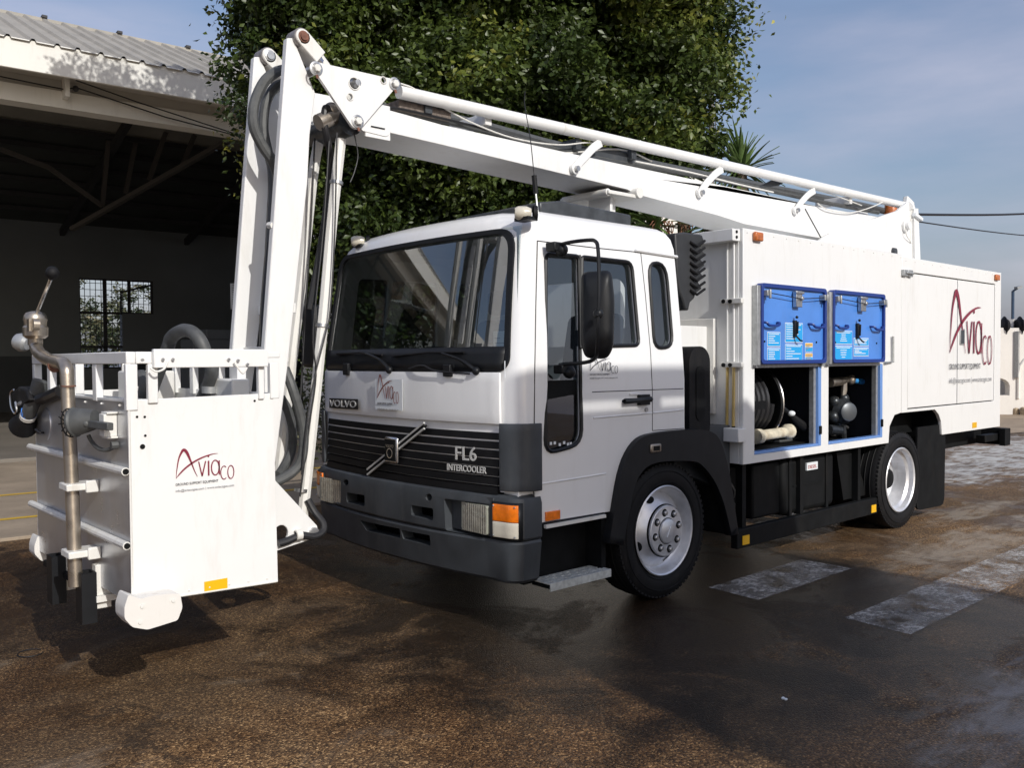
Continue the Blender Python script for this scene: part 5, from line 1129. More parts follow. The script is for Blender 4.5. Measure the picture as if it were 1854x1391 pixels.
MB().tube([(BX0-.001, BY0-.004, BZ0+.02), (BX0-.001, BY0-.004, BZ1)], .006, 6).build('weld_bead', DWHITE, BO)
MB().tube([(BX0, BY0-.004, BZ0+.004), (BX1, BY0-.004, BZ0-.02)], .005, 6).build('folded_edge', DWHITE, BO)
for i in range(7): MB().ball((BX0+.06+i*.1, BY0-.004, BZ0+.022-.003*i), .005, n=8, m=5).build('rivet', DWHITE, BO)
for i in range(6): MB().ball((BX0-.002, BY0+.12+i*.26, BZ1-.03), .006, n=8, m=5).build('rivet', DWHITE, BO)
# hand rails
def rail(name, mb): return mb.build(name, WHITE, BO, bevel=.004)
zr = BZR-.0
rail('top_rail', MB().box(BX0-.012, BX0+.03, BY0-.01, BY1+.01, zr-.055, zr))                       # front (left face) rail
rail('top_rail', MB().box(BX0+.031, BX0+.12, BY0-.012, BY0+.03, zr-.055, zr))
rail('top_rail', MB().box(BX0+.10, BX1-.05, BY0-.045, BY0-.015, zr-.075, zr+.012))       # drop bar in front
rail('top_rail', MB().box(BX1-.045, BX1+.03, BY0-.012, BY0+.03, zr-.03, zr))
rail('top_rail', MB().box(BX0+.031, BX1, BY1-.03, BY1+.01, zr-.055, zr))
rail('top_rail', MB().box(BX1-.03, BX1+.01, BY0+.35, BY1-.031, zr-.055, zr))
def post(x, y, w_=.04, d=.03, z0=BZ1-.02, z1=None): rail('rail_post', MB().box(x-w_/2, x+w_/2, y-d/2, y+d/2, z0, (z1 or zr-.056)))
post(BX0+.012, BY0+.006, .052, .034, BZ1-.05); post(BX0+.105, BY0-.002, .045, .03); post(BX1-.075, BY0-.002, .03, .03); post(BX1-.0, BY0+.006, .05, .034)
for y in (.83, 1.28, 1.64): post(BX0+.01, y, .035, .06)
post(BX0+.01, BY1-.01, .04, .05)
for x in (BX0+.24, BX1-.2): post(x, BY1-.01, .05, .03)
for y in (.98, 1.35, 1.62, 1.93): post(BX1-.01, y, .035, .05)
for y in (.72,): post(BX1-.02, y, .05, .07)
bh_ = MB()
for px_, py_ in ((248, 755), (262, 755), (263, 789), (461, 726), (256, 647)): q = Yp(px_, py_, BY0-.0045); bh_.cyl(q, q+V((0, -.002, 0)), .006, n=8)
q = Yp(258, 809, BY0-.0045); bh_.cyl(q, q+V((0, -.002, 0)), .012, n=10); bh_.build('bolt_hole', MATTK, BO)
sm = MB()
for px_, py_ in ((294, 651), (312, 651), (413, 651), (430, 653), (257, 652), (447, 660)): q = Yp(px_, py_, BY0-.047); sm.cyl(q, q+V((0, -.012, 0)), .007, n=8)
sm.build('rail_bolt', ZINC, BO)
MB().tube(cr([Yp(272, 666, .3), Yp(283, 673, .29), Yp(297, 668, .3), Yp(303, 655, .31)], 5), .005, 6).build('safety_hook', DWHITE, BO)
MB().tube(cr([Yp(424, 656, .3), Yp(432, 668, .29), Yp(440, 676, .29), Yp(447, 666, .3)], 5), .005, 6).build('safety_hook', DWHITE, BO)
# logo and reflector on the near side
logo(Yp(318.5, 867, BY0-.004), (1, 0, 0), (0, 0, 1), .285, BO, vs_=.90)
a, b = Yp(369, 1058, BY0), Yp(411, 1068, BY0); MB().box(a.x, Yp(411, 1060, BY0).x, BY0-.0065, BY0-.0035, Yp(380, 1072, BY0).z, Yp(380, 1052, BY0).z).build('reflector', YELR, BO)
# corner bumpers
BUFW = mat('scuffed_white_buffer', (.74, .72, .68), .5, dirt=.9, dirtcol=(.38, .30, .22), bump=.4, bscale=30)
def buf(c, name='corner_buffer'):
    m = MB(); prof = [(-.135, .03), (-.115, .085), (-.06, .055), (-.01, .06), (.08, .055), (.13, .045), (.14, -.02), (.115, -.075), (-.03, -.09), (-.10, -.065), (-.135, -.02)]
    m.prism([(c.x+x*.94, c.y-.05, c.z+z) for x, z in rpoly(prof, .012, 3)], (0, .12, 0)); o = m.build(name, BUFW, BO, bevel=.016, seg=3)
    for dx, dz in ((.09, .02), (-.05, .02), (-.06, -.05)): MB().lathe([(0, .005), (.009, .004), (.010, 0)], c+V((dx, -.051, dz)), (0, -1, 0), 10).build('buffer_bolt', DWHITE, o)
buf(V((-3.345, BY0-.06, .535))); buf(V((-3.30, BY1+.03, .545)))
buf(V((-2.72, BY1, .53)))
# front forks and step under the left face
for y, z0, x in ((.84, Xp(157, 1126, -3.46).z, -3.46), (1.36, Xp(105, 1092, -3.46).z, -3.46)):
    fk = MB().plate([(x-.035, y-.05, .62), (x+.035, y-.05, .62), (x+.035, y+.05, .62), (x-.035, y+.05, .62)], [[(x-.025, y-.04, .62), (x+.025, y-.04, .62), (x+.025, y+.04, .62), (x-.025, y+.04, .62)]], (0, 0, z0-.62)).build('docking_post', BLACKP, BO)
    MB().box(x+.036, BX0-.001+.05, y-.03, y+.03, z0+.06, z0+.28).build('post_bracket', DWHITE, BO, bevel=.004)
MB().box(-3.44, -3.2, .9, 1.7, .50, .532).build('underframe', MATTK, BO)
MB().box(BX0-.03, BX0+.2, .78, .84, .47, .50).build('stay', DWHITE, BO)
# stainless deluge pipe
XP = -3.50
def XQ(px, py, x=XP): return Xp(px, py, x)
pipe = MB().tube([XQ(137, 1062), XQ(131, 900), XQ(121.5, 684)], .0325, 20).build('water_pipe', STEEL, BO)
pts = cr([XQ(121.5, 684), XQ(120, 668), XQ(113, 658), XQ(98, 655), XQ(85, 650), XQ(72, 640), XQ(66, 630), XQ(64, 618)], 5)
MB().tube(pts, .033, 20).build('pipe_bend', STEEL, pipe)
MB().tube([XQ(64, 625), XQ(64, 607)], .0375, 20).tube([XQ(63.5, 607), XQ(63.5, 603)], .05, 20).build('pipe_flange', STEEL, pipe)
MB().tube([XQ(124, 700), XQ(124, 698)], .034, 20).tube([XQ(100, 663), XQ(99, 662)], .035, 16).build('weld_ring', RUST, pipe)
MB().lathe([(.045, -.07), (.062, -.055), (.064, -.01), (.056, .0), (.056, .02), (.060, .03), (.056, .055), (.045, .07), (.02, .078), (0, .08)], XQ(64, 590)+V((0, 0, .0)), (0, 0, 1), 24).build('monitor_swivel', STEEL, pipe)
MB().box(XP-.06, XP-.03, XQ(75, 585).y-.0, XQ(75, 585).y+.04, XQ(75, 600).z, XQ(75, 578).z).cyl(XQ(78, 588)+V((-.02, 0, 0)), XQ(78, 588)+V((-.05, 0, 0)), .03).build('swivel_bolt', STEEL, pipe)
MB().lathe([(.0, -.02), (.035, -.015), (.05, .0), (.055, .03), (.045, .06), (0, .07)], XQ(47, 622, -3.44), (-.5, .6, .2), 20).build('monitor_inlet', GALV, pipe)
MB().tube([XQ(67, 566), XQ(92, 505)], .0095, 8).build('monitor_lever', CHROME, pipe)
MB().ball(XQ(95, 494), .034).build('lever_knob', RUBBER, pipe)
for a, b in (((127, 882), .94),): pass
for py_ in (881, 1002):
    q = XQ(132 if py_ < 900 else 136, py_); MB().box(q.x-.045, BX0+.001, q.y-.06, q.y+.075, q.z-.017, q.z+.017).box(BX0-.06, BX0-.001, q.y-.075, q.y-.05, q.z-.03, q.z+.03).build('pipe_clamp', DWHITE, BO, bevel=.005)
# hose nozzle hanging at the far corner, work lamp, lamp on the near half
nz = MB(); nz.tube([XQ(76, 690, -3.42), XQ(68, 712, -3.44), XQ(57, 735, -3.46), XQ(52, 750, -3.46)], [.05, .045, .04, .04], 14).build('nozzle_body', HOSE, BO)
MB().tube([XQ(53, 744, -3.46), XQ(51.5, 750, -3.46)], .043, 14).build('nozzle_band', BLUE, BO)
MB().tube([XQ(51.5, 751, -3.46), XQ(50, 756, -3.46)], .044, 14).build('nozzle_ring', DWHITE, BO)
MB().tube([XQ(49, 757, -3.46), XQ(42, 772, -3.46)], [.045, .078], 18).build('nozzle_tip', RUBBER, BO)
MB().tube(cr([XQ(70, 724, -3.45), XQ(90, 718, -3.42), XQ(112, 708, -3.42)], 4), [.03]*4+[.035]*5, 10).build('nozzle_grip', HOSEK, BO)
lampb = MB().prism([XQ(*p, -3.5) for p in ((26, 707), (33, 700), (46, 705), (52, 725), (42, 734), (25, 733), (20, 715))], (.12, 0, 0)).build('work_lamp', RUBBER, BO, bevel=.012)
MB().tube(cr([XQ(25, 706, -3.52), XQ(19, 712, -3.53), XQ(20, 735, -3.53), XQ(26, 748, -3.52), XQ(30, 744, -3.52), XQ(28, 728, -3.52)], 4), .006, 6).build('lamp_guard', CHROME, lampb)
MB().tube([XQ(35, 732, -3.5), XQ(56, 722, -3.47)], .013, 8).build('lamp_bracket', ZINC, lampb)
# round grilled lamp on its bracket
lc = XQ(140, 764, -3.52); ax_ = V((-.62, .72, -.12)).normalized()
lb = MB().lathe([(.064, .0), (.072, .010), (.068, .022), (.056, .03)], lc, ax_, 24).lathe([(.0, -.10), (.045, -.095), (.058, -.045), (.066, .0)], lc, ax_, 24).build('round_lamp', HOSE, BO)
MB().lathe([(.06, .014), (.04, .022), (0, .026)], lc, ax_, 24).build('lamp_glass', RUBBER, lb)
gg = MB(); u1 = ax_.cross(V((0, 0, 1))).normalized(); u2 = ax_.cross(u1)
for rr in (.022, .045, .068): gg.tube([lc+ax_*.036+(u1*math.cos(t)+u2*math.sin(t))*rr for t in [2*math.pi*k_/24 for k_ in range(24)]], .0035, 5, closed=True)
for t in range(6): gg.tube([lc+ax_*.045+(u1*math.cos(t*math.pi/6)+u2*math.sin(t*math.pi/6))*.068, lc+ax_*.05-(u1*math.cos(t*math.pi/6)+u2*math.sin(t*math.pi/6))*.068], .003, 5)
gg.build('lamp_guard', RUBBER, lb)
MB().bar(XQ(158, 767, -3.49), XQ(200, 773, -3.46), .03, .035).ball(XQ(157, 767, -3.5), .02).build('lamp_arm', HOSE, lb, bevel=.004)
q = XQ(208, 768, -3.40); MB().box(-3.46, -3.401, q.y-.035, q.y+.035, q.z-.055, q.z+.05).box(-3.45, -3.401, q.y-.05, q.y+.04, q.z+.05, q.z+.06).box(-3.45, -3.401, q.y-.05, q.y+.04, q.z-.065, q.z-.055).build('lamp_mount', DWHITE, BO, bevel=.003)
MB().tube(cr([XQ(160, 788, -3.47), XQ(166, 800, -3.46), XQ(178, 812, -3.45), XQ(195, 815, -3.43), XQ(212, 806, -3.41)], 5), .010, 8).build('lamp_cable', HOSE, BO)
q = XQ(213, 806, -3.405); MB().cyl(q, q+V((-.03, 0, 0)), .018, n=8).build('cable_gland', HOSE, BO)
MB().tube(cr([XQ(65, 778, -3.44), XQ(72, 783, -3.43), XQ(78, 784, -3.41)], 4), .008, 6).build('lamp_cable', CABLE, BO)
MB().lathe([(.0, .004), (.09, .004), (.092, 0), (.092, -.003)], XQ(84, 768, -3.402), (-1, 0, 0), 28).build('round_decal', ALU, BO)
# things in the basket: rubber hose arch, control head, cylinder
MB().tube(cr([V((-2.95, 1.75, 1.1)), Xp(300, 640, -2.9), Xp(310, 612, -2.9), Xp(333, 598, -2.9), Xp(356, 608, -2.88), Xp(372, 640, -2.85), Xp(380, 690, -2.82), V((-2.8, 1.42, 1.1))], 7), .036, 12).build('basket_hose', HOSE, BO)
MB().tube([Xp(380, 700, -2.82), Xp(380, 712, -2.82)], .042, 12).build('hose_ferrule', GALV, BO)
MB().tube(cr([Xp(246, 690, -3.25), Xp(256, 680, -3.25), Xp(262, 700, -3.25), Xp(258, 722, -3.25)], 4), .03, 10).build('intercom', HOSE, BO)
MB().box(-3.0, -2.75, 1.5, 1.75, .9, 1.6).build('control_cabinet', DWHITE, BO, bevel=.01)
MB().box(-2.80, -2.70, .6, .9, 1.3, 1.56).build('control_box', DWHITE, BO, bevel=.01)

# ================================================================== HANGAR
def HP(px, py, d=0): return Pp(px, py, H0+HN*d, HN)
def hu(p): return (p-H0).dot(HU)
hg = empty('open_hangar', hp(0, 0, 0), 'long open-fronted hangar with white fascia and dark interior behind the basket', 'hangar', H_ANG)
def hbox(u0, u1, d0, d1, z0, z1, name, m, parent=hg, bevel=0, **k):
    mb = MB(); mb.box(u0, u1, d0, d1, z0, z1); mb.v = [tuple(hp(a, b, c)) for a, b, c in mb.v]; return mb.build(name, m, parent, bevel=bevel, **k)
zl0 = HP(0, 178).z; zl1 = HP(0, 160).z
zf1, zf0 = HP(0, 62, -.6).z, HP(0, 119, -.6).z
UE = 16.5
hbox(-30, UE, .001, .35, zl0, zl0+.28, 'lintel_beam', FASC)
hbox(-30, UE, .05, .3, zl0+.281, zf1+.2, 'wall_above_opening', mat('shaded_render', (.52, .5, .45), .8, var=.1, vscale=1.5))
hbox(-30, UE+.6, -.62, -.56, zf0, zf1, 'fascia', FASC, bevel=.01)
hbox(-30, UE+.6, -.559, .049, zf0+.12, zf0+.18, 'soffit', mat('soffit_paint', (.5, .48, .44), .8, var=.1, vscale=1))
u_ = hu(HP(124, 150, -.5)); hbox(u_, u_+.07, -.25, .0, zf0-.2, zf0+.119, 'eaves_bracket', FASC)
# roof : sheet by sheet, each with three ribs
ROOFD, ROOFR = -.66, 3.9
zr1 = HP(0, 21, ROOFR).z
def roof_sheet(u0, first=[None]):
    if first[0] is None:
        mb = MB(); prof = [(0, 0), (.10, 0), (.13, .05), (.17, .05), (.20, 0), (.45, 0), (.48, .05), (.52, .05), (.55, 0), (.80, 0), (.83, .05), (.87, .05), (.90, 0), (1.0, 0)]
        vs_ = [hp(a, d, z+b)-hp(0, 0, 0) for d, z in ((ROOFD, zf1-.035), (ROOFR, zr1)) for a, b in prof]; n = len(prof)
        mb.add(vs_, [(i, i+1, n+i+1, n+i) for i in range(n-1)]); me = mb.build('roof_sheet', ROOFM, None); first[0] = me.data; bpy.data.objects.remove(me)
    o = bpy.data.objects.new('roof_sheet', first[0]); COL.objects.link(o); o.parent = hg; o.matrix_parent_inverse = world_of(hg).inverted(); o.location = hp(u0, 0, 0)
for i in range(-14, 17): roof_sheet(i)
hbox(-30, UE+.6, ROOFR, ROOFR+.2, zr1-.05, zr1+.06, 'ridge_cap', ROOFM)
for i in range(-7, 12): hbox(i*1.45, i*1.45+.1, ROOFR-.05, ROOFR+.1, zr1+.061, zr1+.11, 'ridge_bolt', STEELD)
# back slope, back wall with windows, end walls, inner lining
DB = 15.5
zb = 6.2
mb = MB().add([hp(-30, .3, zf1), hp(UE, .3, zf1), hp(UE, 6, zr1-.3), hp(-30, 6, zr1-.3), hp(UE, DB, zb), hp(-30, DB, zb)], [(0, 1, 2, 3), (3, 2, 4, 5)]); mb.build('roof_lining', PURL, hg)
mb = MB().add([hp(-30, 3.9, zr1+.02), hp(UE+.5, 3.9, zr1+.02), hp(UE+.5, DB+.5, zb+.1), hp(-30, DB+.5, zb+.1)], [(0, 1, 2, 3)]); mb.build('rear_roof_slope', ROOFM, hg)
wp = [HP(*p, DB) for p in ((143, 503), (277, 508), (277, 569), (223, 669))]
wu0, wu1, wum = hu(wp[0]), hu(wp[1]), hu(wp[3]); wz1, wzm, wz0 = wp[0].z, wp[2].z, HP(150, 668, DB).z
P = lambda pts: [hp(a, DB, b) for a, b in pts]
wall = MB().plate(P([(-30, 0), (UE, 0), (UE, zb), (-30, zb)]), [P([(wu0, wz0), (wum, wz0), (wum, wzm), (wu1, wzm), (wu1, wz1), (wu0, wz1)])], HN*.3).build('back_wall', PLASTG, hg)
zd = HP(100, 645, DB).z
hbox(-30, wu0-.05, DB-.02, DB-.001, 0, zd, 'dado_band', DADO); hbox(wum+.05, UE, DB-.02, DB-.001, 0, zd, 'dado_band', DADO)
win = hbox(wu0, wu0+.03, DB+.02, DB+.28, wz0, wz1, 'window', STEELD)
th = (wu1-wu0)/3
for a, b, c, d in ((wu0, wu1, wz1-.05, wz1), (wu0, wu1, wzm-.04, wzm+.04), (wu0, wum, wz0, wz0+.05), (wu0, wum, wzm-(wz1-wzm)-.04, wzm-(wz1-wzm)+.04)): hbox(a, b, DB+.02, DB+.08, c, d, 'window_bar', STEELD, win)
for uu in (wu0+th, wu0+2*th, wu1-.03): hbox(uu-.05, uu+.05, DB+.02, DB+.08, wzm if uu > wum else wz0, wz1, 'window_bar', STEELD, win)
mb = MB(); k_ = wu0
while k_ < wu1:
    z0_ = wz0 if k_ < wum else wzm; mb.v += []; q = MB().box(k_, k_+.018, DB+.09, DB+.11, z0_, wz1); mb.add([hp(*p) for p in q.v], q.f); k_ += th/4.6
k_ = wz0
while k_ < wz1:
    u1_ = wum if k_ < wzm else wu1; q = MB().box(wu0, u1_, DB+.09, DB+.11, k_, k_+.018); mb.add([hp(*p) for p in q.v], q.f); k_ += .22
mb.build('window_mesh', STEELD, win)
P2 = [HP(219, 569, DB-.1), HP(219, 529, DB-.1), HP(276, 516, DB-.1)]; MB().tube(P2, .04, 6).build('conduit', STEELD, hg)
for u0, u1 in ((-30, -29.7), (UE-.3, UE)): hbox(u0, u1, .36, DB-.01, 0, zb, 'end_wall', PLASTG)
# closed front bay on the right, white at the foot where the sun reaches it
uj = hu(HP(560, 700)); hbox(uj, UE, .04, .30, 0.0, zl0+.27, 'front_wall', PLAST)
# roof steel: rafters, purlins, truss
for u0 in range(-16, 16, 4):
    mb = MB()
    mb.bar(hp(u0, .4, zf1-.25), hp(u0, 6, zr1-.6), .14, .22); mb.bar(hp(u0, 6, zr1-.6), hp(u0, DB, zb-.3), .14, .22)
    mb.build('rafter', STEELD, hg)
for d, z in [(.9+i*1.1, None) for i in range(13)]:
    z = zf1+(zr1-.3-zf1)*(d-.3)/5.7 if d < 6 else zr1-.3+(zb-zr1+.3)*(d-6)/(DB-6)
    hbox(-16, UE-.3, d, d+.09, z-.2, z-.08, 'purlin', STEELD)
tr = mat('truss_paint', (.11, .10, .09), .7)
A, B, C_ = HP(150, 408, 9), HP(415, 258, 4), HP(90, 305, 8)
for a, b in ((HP(130, 415, 9), HP(420, 250, 5)), (HP(88, 303, 9), HP(185, 373, 9)), (HP(185, 373, 9), HP(196, 255, 9)), (HP(227, 350, 9), HP(248, 245, 9)), (HP(270, 325, 8), HP(300, 240, 8)), (HP(330, 300, 7), HP(352, 245, 7)), (HP(0, 270, 9), HP(88, 303, 9))):
    MB().bar(a, b, .14, .10).build('truss_member', tr, hg)
# thin wires under the eaves
for pts in (((0, 138, -.1), (118, 162, -.1), (137, 158, -.1), (300, 212, -.1), (435, 247, -.1)), ((137, 145, -.3), (250, 185, -.3), (435, 245, -.3))):
    MB().tube([HP(a, b, d) for a, b, d in pts], .012, 5).build('eaves_cable', CABLE, hg)
q = HP(137, 160, -.1); MB().ball(q, .05).build('cable_anchor', STEELD, hg)
# machines parked inside
def machine(px, py0, py1, w_, d, label, cat, m):
    p = HP(px, py1, d); b = HP(px, py0, d); t = empty('parked_cart', (p.x, p.y, .09), label, cat, H_ANG)
    z1 = b.z; c = V((p.x, p.y, 0))
    MB().box(c.x-w_, c.x+w_, c.y-.5, c.y+.5, .55, z1-.3).build('body', m, t, bevel=.03)
    MB().box(c.x-w_*.6, c.x+w_*.6, c.y-.45, c.y+.45, z1-.3, z1).build('hood', m, t, bevel=.03)
    for sx in (-1, 1):
        for sy in (-1, 1): MB().cyl((c.x+sx*w_*.7, c.y+sy*.5, .37), (c.x+sx*w_*.7, c.y+sy*.4, .37), .28, n=18).build('wheel', RUBBER, t)
machine(402, 598, 690, 1.1, 11, 'dim grey service cart parked deep inside the dark hangar', 'cart', mat('dull_cart_paint', (.25, .27, .30), .6))
# notice on the hangar post seen left of the hanging arms
nb_ = empty('notice_board', HP(420, 560, 3), 'tall pale notice with printed lines hanging in the hangar beside the far arm', 'notice', H_ANG)
a, b = HP(417, 513, 3), HP(424, 560, 3); o_ = MB().add([a, V((b.x+.3, a.y, a.z)), V((b.x+.3, a.y, b.z)), V((a.x, a.y, b.z))], [(0, 1, 2, 3)]).build('panel', PAPER, nb_, solid=.02)
tl = MB()
for i in range(9): z = a.z-.04-(a.z-b.z)*.09*i; tl.box(a.x+.03, a.x+.14, a.y-.03, a.y-.014, z-.012, z)
tl.build('print', CLIGHT, nb_)

# ================================================================== TREES
def leaves(name, centers, size, m, parent, droop=.5, tints=None, kind='stuff', norm=None):
    n = len(centers); c = np.asarray(centers, np.float32)
    d = rng.normal(size=(n, 3)); d[:, 2] = d[:, 2]*.5-droop; d /= np.linalg.norm(d, axis=1, keepdims=True)
    a = rng.normal(size=(n, 3)); s = np.cross(d, a); s /= np.linalg.norm(s, axis=1, keepdims=True); nn = np.cross(s, d)
    L_ = size*rng.uniform(.7, 1.25, (n, 1)); W_ = L_*.27
    v = np.empty((n, 6, 3), np.float32)
    v[:, 0] = c; v[:, 1] = c+d*L_*.45+s*W_+nn*L_*.08; v[:, 2] = c+d*L_*.55; v[:, 3] = c+d*L_*.45-s*W_+nn*L_*.08; v[:, 4] = c+d*L_+nn*L_*-.06; v[:, 5] = v[:, 2]
    v = v[:, :5].reshape(-1, 3); b = np.arange(n)[:, None]*5
    tri = np.concatenate([b+np.array([[0, 2, 1]]), b+np.array([[0, 3, 2]]), b+np.array([[1, 2, 4]]), b+np.array([[2, 3, 4]])], 1).reshape(-1, 3)
    me = bpy.data.meshes.new(name); me.vertices.add(len(v)); me.vertices.foreach_set('co', v.ravel())
    me.loops.add(tri.size); me.loops.foreach_set('vertex_index', tri.ravel().astype(np.int32)); me.polygons.add(len(tri)); me.polygons.foreach_set('loop_start', np.arange(len(tri), dtype=np.int32)*3); me.polygons.foreach_set('loop_total', np.full(len(tri), 3, np.int32)); me.update()
    t = np.repeat((tints if tints is not None else rng.uniform(0, 1, n)), 5).astype(np.float32); at = me.attributes.new('tint', 'FLOAT', 'POINT'); at.data.foreach_set('value', t)
    me.materials.append(m); o = bpy.data.objects.new(name, me); COL.objects.link(o)
    if parent: o.parent = parent; o.matrix_parent_inverse = world_of(parent).inverted()
    if kind: o['kind'] = kind
    return o
def crown_points(blobs, nclump, per, spread, fill=.35):
    """clumps over the skins of overlapping ellipsoids; every clump is a cloud of leaves with its own tint"""
    C_, Tn = [], []; vol = np.array([b[1]*b[2]*b[3] for b in blobs])**.67; pr = vol/vol.sum()
    ci = rng.choice(len(blobs), nclump, p=pr)
    for k in ci:
        c, rx, ry, rz = blobs[k]; d = rng.normal(size=3); d /= np.linalg.norm(d); r_ = rng.uniform(.84, 1.04) if rng.random() > fill else rng.uniform(.3, .9)
        p = np.array(c)+d*np.array([rx, ry, rz])*r_*(1+.10*math.sin(7*d[0]+3*d[2]*5)); sp = spread*rng.uniform(.55, 1.3)
        if p[2] < .4: continue
        m_ = int(per*rng.uniform(.5, 1.4)); q = rng.normal(size=(m_, 3))*np.array([1, 1, .75])*sp*.5+p
        q[:, 2] -= np.abs(rng.normal(size=m_))*sp*.25
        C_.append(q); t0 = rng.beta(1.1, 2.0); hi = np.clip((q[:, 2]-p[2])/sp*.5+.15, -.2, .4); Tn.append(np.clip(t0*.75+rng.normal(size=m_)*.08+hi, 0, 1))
    return np.concatenate(C_), np.concatenate(Tn)
def Db(px, py, d, rx, ry, rz): p = Dp(px, py, d); return ((p.x, p.y, p.z), rx, ry, rz)
DT = 11.6
tree = empty('ficus_tree', tuple(Zp(870, 640, 0).to_2d().to_3d()*0+V((Dp(860, 600, DT).x, Dp(860, 600, DT).y, 0))), 'large dense dark green tree rising behind the cab and boom', 'tree')
blobs = [Db(800, 40, DT, 2.6, 2.4, 2.2), Db(625, 20, DT, 1.1, 1.4, 1.3), Db(1060, 60, DT, 1.55, 1.8, 1.7), Db(1190, 10, DT, .72, 1.2, 1.0), Db(960, 240, DT, 2.0, 2.0, 1.2), Db(720, 280, DT, 1.5, 1.8, 1.45), Db(700, 430, DT+.3, 1.1, 1.5, 1.1), Db(920, 400, DT+.2, 1.5, 1.6, 1.1), Db(1120, 200, DT, .85, 1.1, .85), Db(1200, 120, DT, .5, .8, .62), Db(535, 20, DT, .45, .6, .55), Db(480, -10, DT, .26, .4, .4), Db(500, -270, DT, 1.7, 1.3, 1.2), Db(610, 210, DT+.4, .75, 1.0, 1.0), Db(640, 560, DT+.5, .7, .8, 1.0), Db(800, -200, DT, 3.6, 2.6, 2.0), Db(1050, 360, DT+.2, 1.0, 1.2, .8), Db(1190, 255, DT, .55, .6, .42)]
core = [(b[0], b[1]*.72, b[2]*.72, b[3]*.72) for b in blobs]
p0_, t0_ = crown_points(core, 900, 80, .5, .4)
lumps = []
for c, rx, ry, rz in blobs:
    for _ in range(int(6+13*rx*rz)):
        d = rng.normal(size=3); d /= np.linalg.norm(d)
        if d[1] > .55: continue
        q = np.array(c)+d*np.array([rx, ry, rz])*rng.uniform(.78, 1.0); r_ = rng.uniform(.26, .58)*min(1, rx+.15)
        lumps.append((tuple(q), r_*1.1, r_*1.1, r_*.85))
pp, tt = [], []
for L_ in lumps:
    tone = rng.beta(1.3, 1.9); k = max(3, int(46*L_[1])); a_, b_ = crown_points([L_], k, 72, .24, .0); pp.append(a_); tt.append(np.clip(b_*.35+tone*.6, 0, 1))
pts_, tn_ = np.concatenate(pp), np.concatenate(tt)
print('leaves', len(p0_), len(pts_))
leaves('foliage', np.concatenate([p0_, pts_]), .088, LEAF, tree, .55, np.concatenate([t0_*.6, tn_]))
# small sprays that break the outline
sp_ = []
for px_, py_ in ((440, 225), (425, 240), (448, 250), (430, 262), (445, 330), (440, 300), (1345, 40), (1372, 25), (1340, 120), (1335, 170), (1320, 185), (1270, 235), (1262, 250), (1300, 150), (390, 12), (420, 40), (435, 70), (1250, 265), (610, 430), (620, 470), (632, 540), (612, 520)):
    p = Dp(px_, py_, DT); sp_.append(rng.normal(size=(26, 3))*.13+np.array(p))
leaves('foliage', np.concatenate(sp_), .085, LEAF, tree, .5, np.clip(rng.normal(.6, .2, 26*len(sp_)), 0, 1))
tb = Dp(860, 600, DT); tk_ = MB()
tk_.tube(cr([(tb.x, tb.y, -.1), (tb.x+.05, tb.y, 1.0), (tb.x-.1, tb.y+.1, 2.2), (tb.x, tb.y, 3.6), (tb.x+.1, tb.y, 5.2)], 4), [.34-.015*i for i in range(17)], 12); tk_.build('trunk', BARK, tree)
for (px_, py_) in ((560, 60), (700, 300), (1080, 100), (1000, 250), (850, 60), (1200, 120), (700, 430), (930, 400)):
    e = Dp(px_, py_, DT); s_ = V((tb.x, tb.y, 1.9+random.random()*1.2)); MB().tube(cr([s_, s_.lerp(e, .4)+V((0, 0, .25)), e], 5), [.13-.01*i for i in range(11)], 8).build('limb', BARK, tree)
# dark climbing shrub between hangar and tree
def shrub(loc, rx, rz, n, label, m=BUSH, size=.08, cat='shrub', name='shrub', group=None):
    t = empty(name, (loc[0], loc[1], 0), label, cat, group=group)
    p, tn = crown_points([((loc[0], loc[1], rz*.55+loc[2]), rx, rx, rz*.55)], n, 50, .35, .5); leaves('foliage', p, size, m, t, .2, tn)
    MB().tube([(loc[0], loc[1], 0), (loc[0]+.05, loc[1], loc[2]+rz*.6)], [.05, .03], 7).build('stem', BARK, t); return t
q = Dp(625, 700, 13.2); shrub((q.x, q.y, 0.1), .7, 1.4, 60, 'dark leafy shrub against the wall left of the cab windscreen')
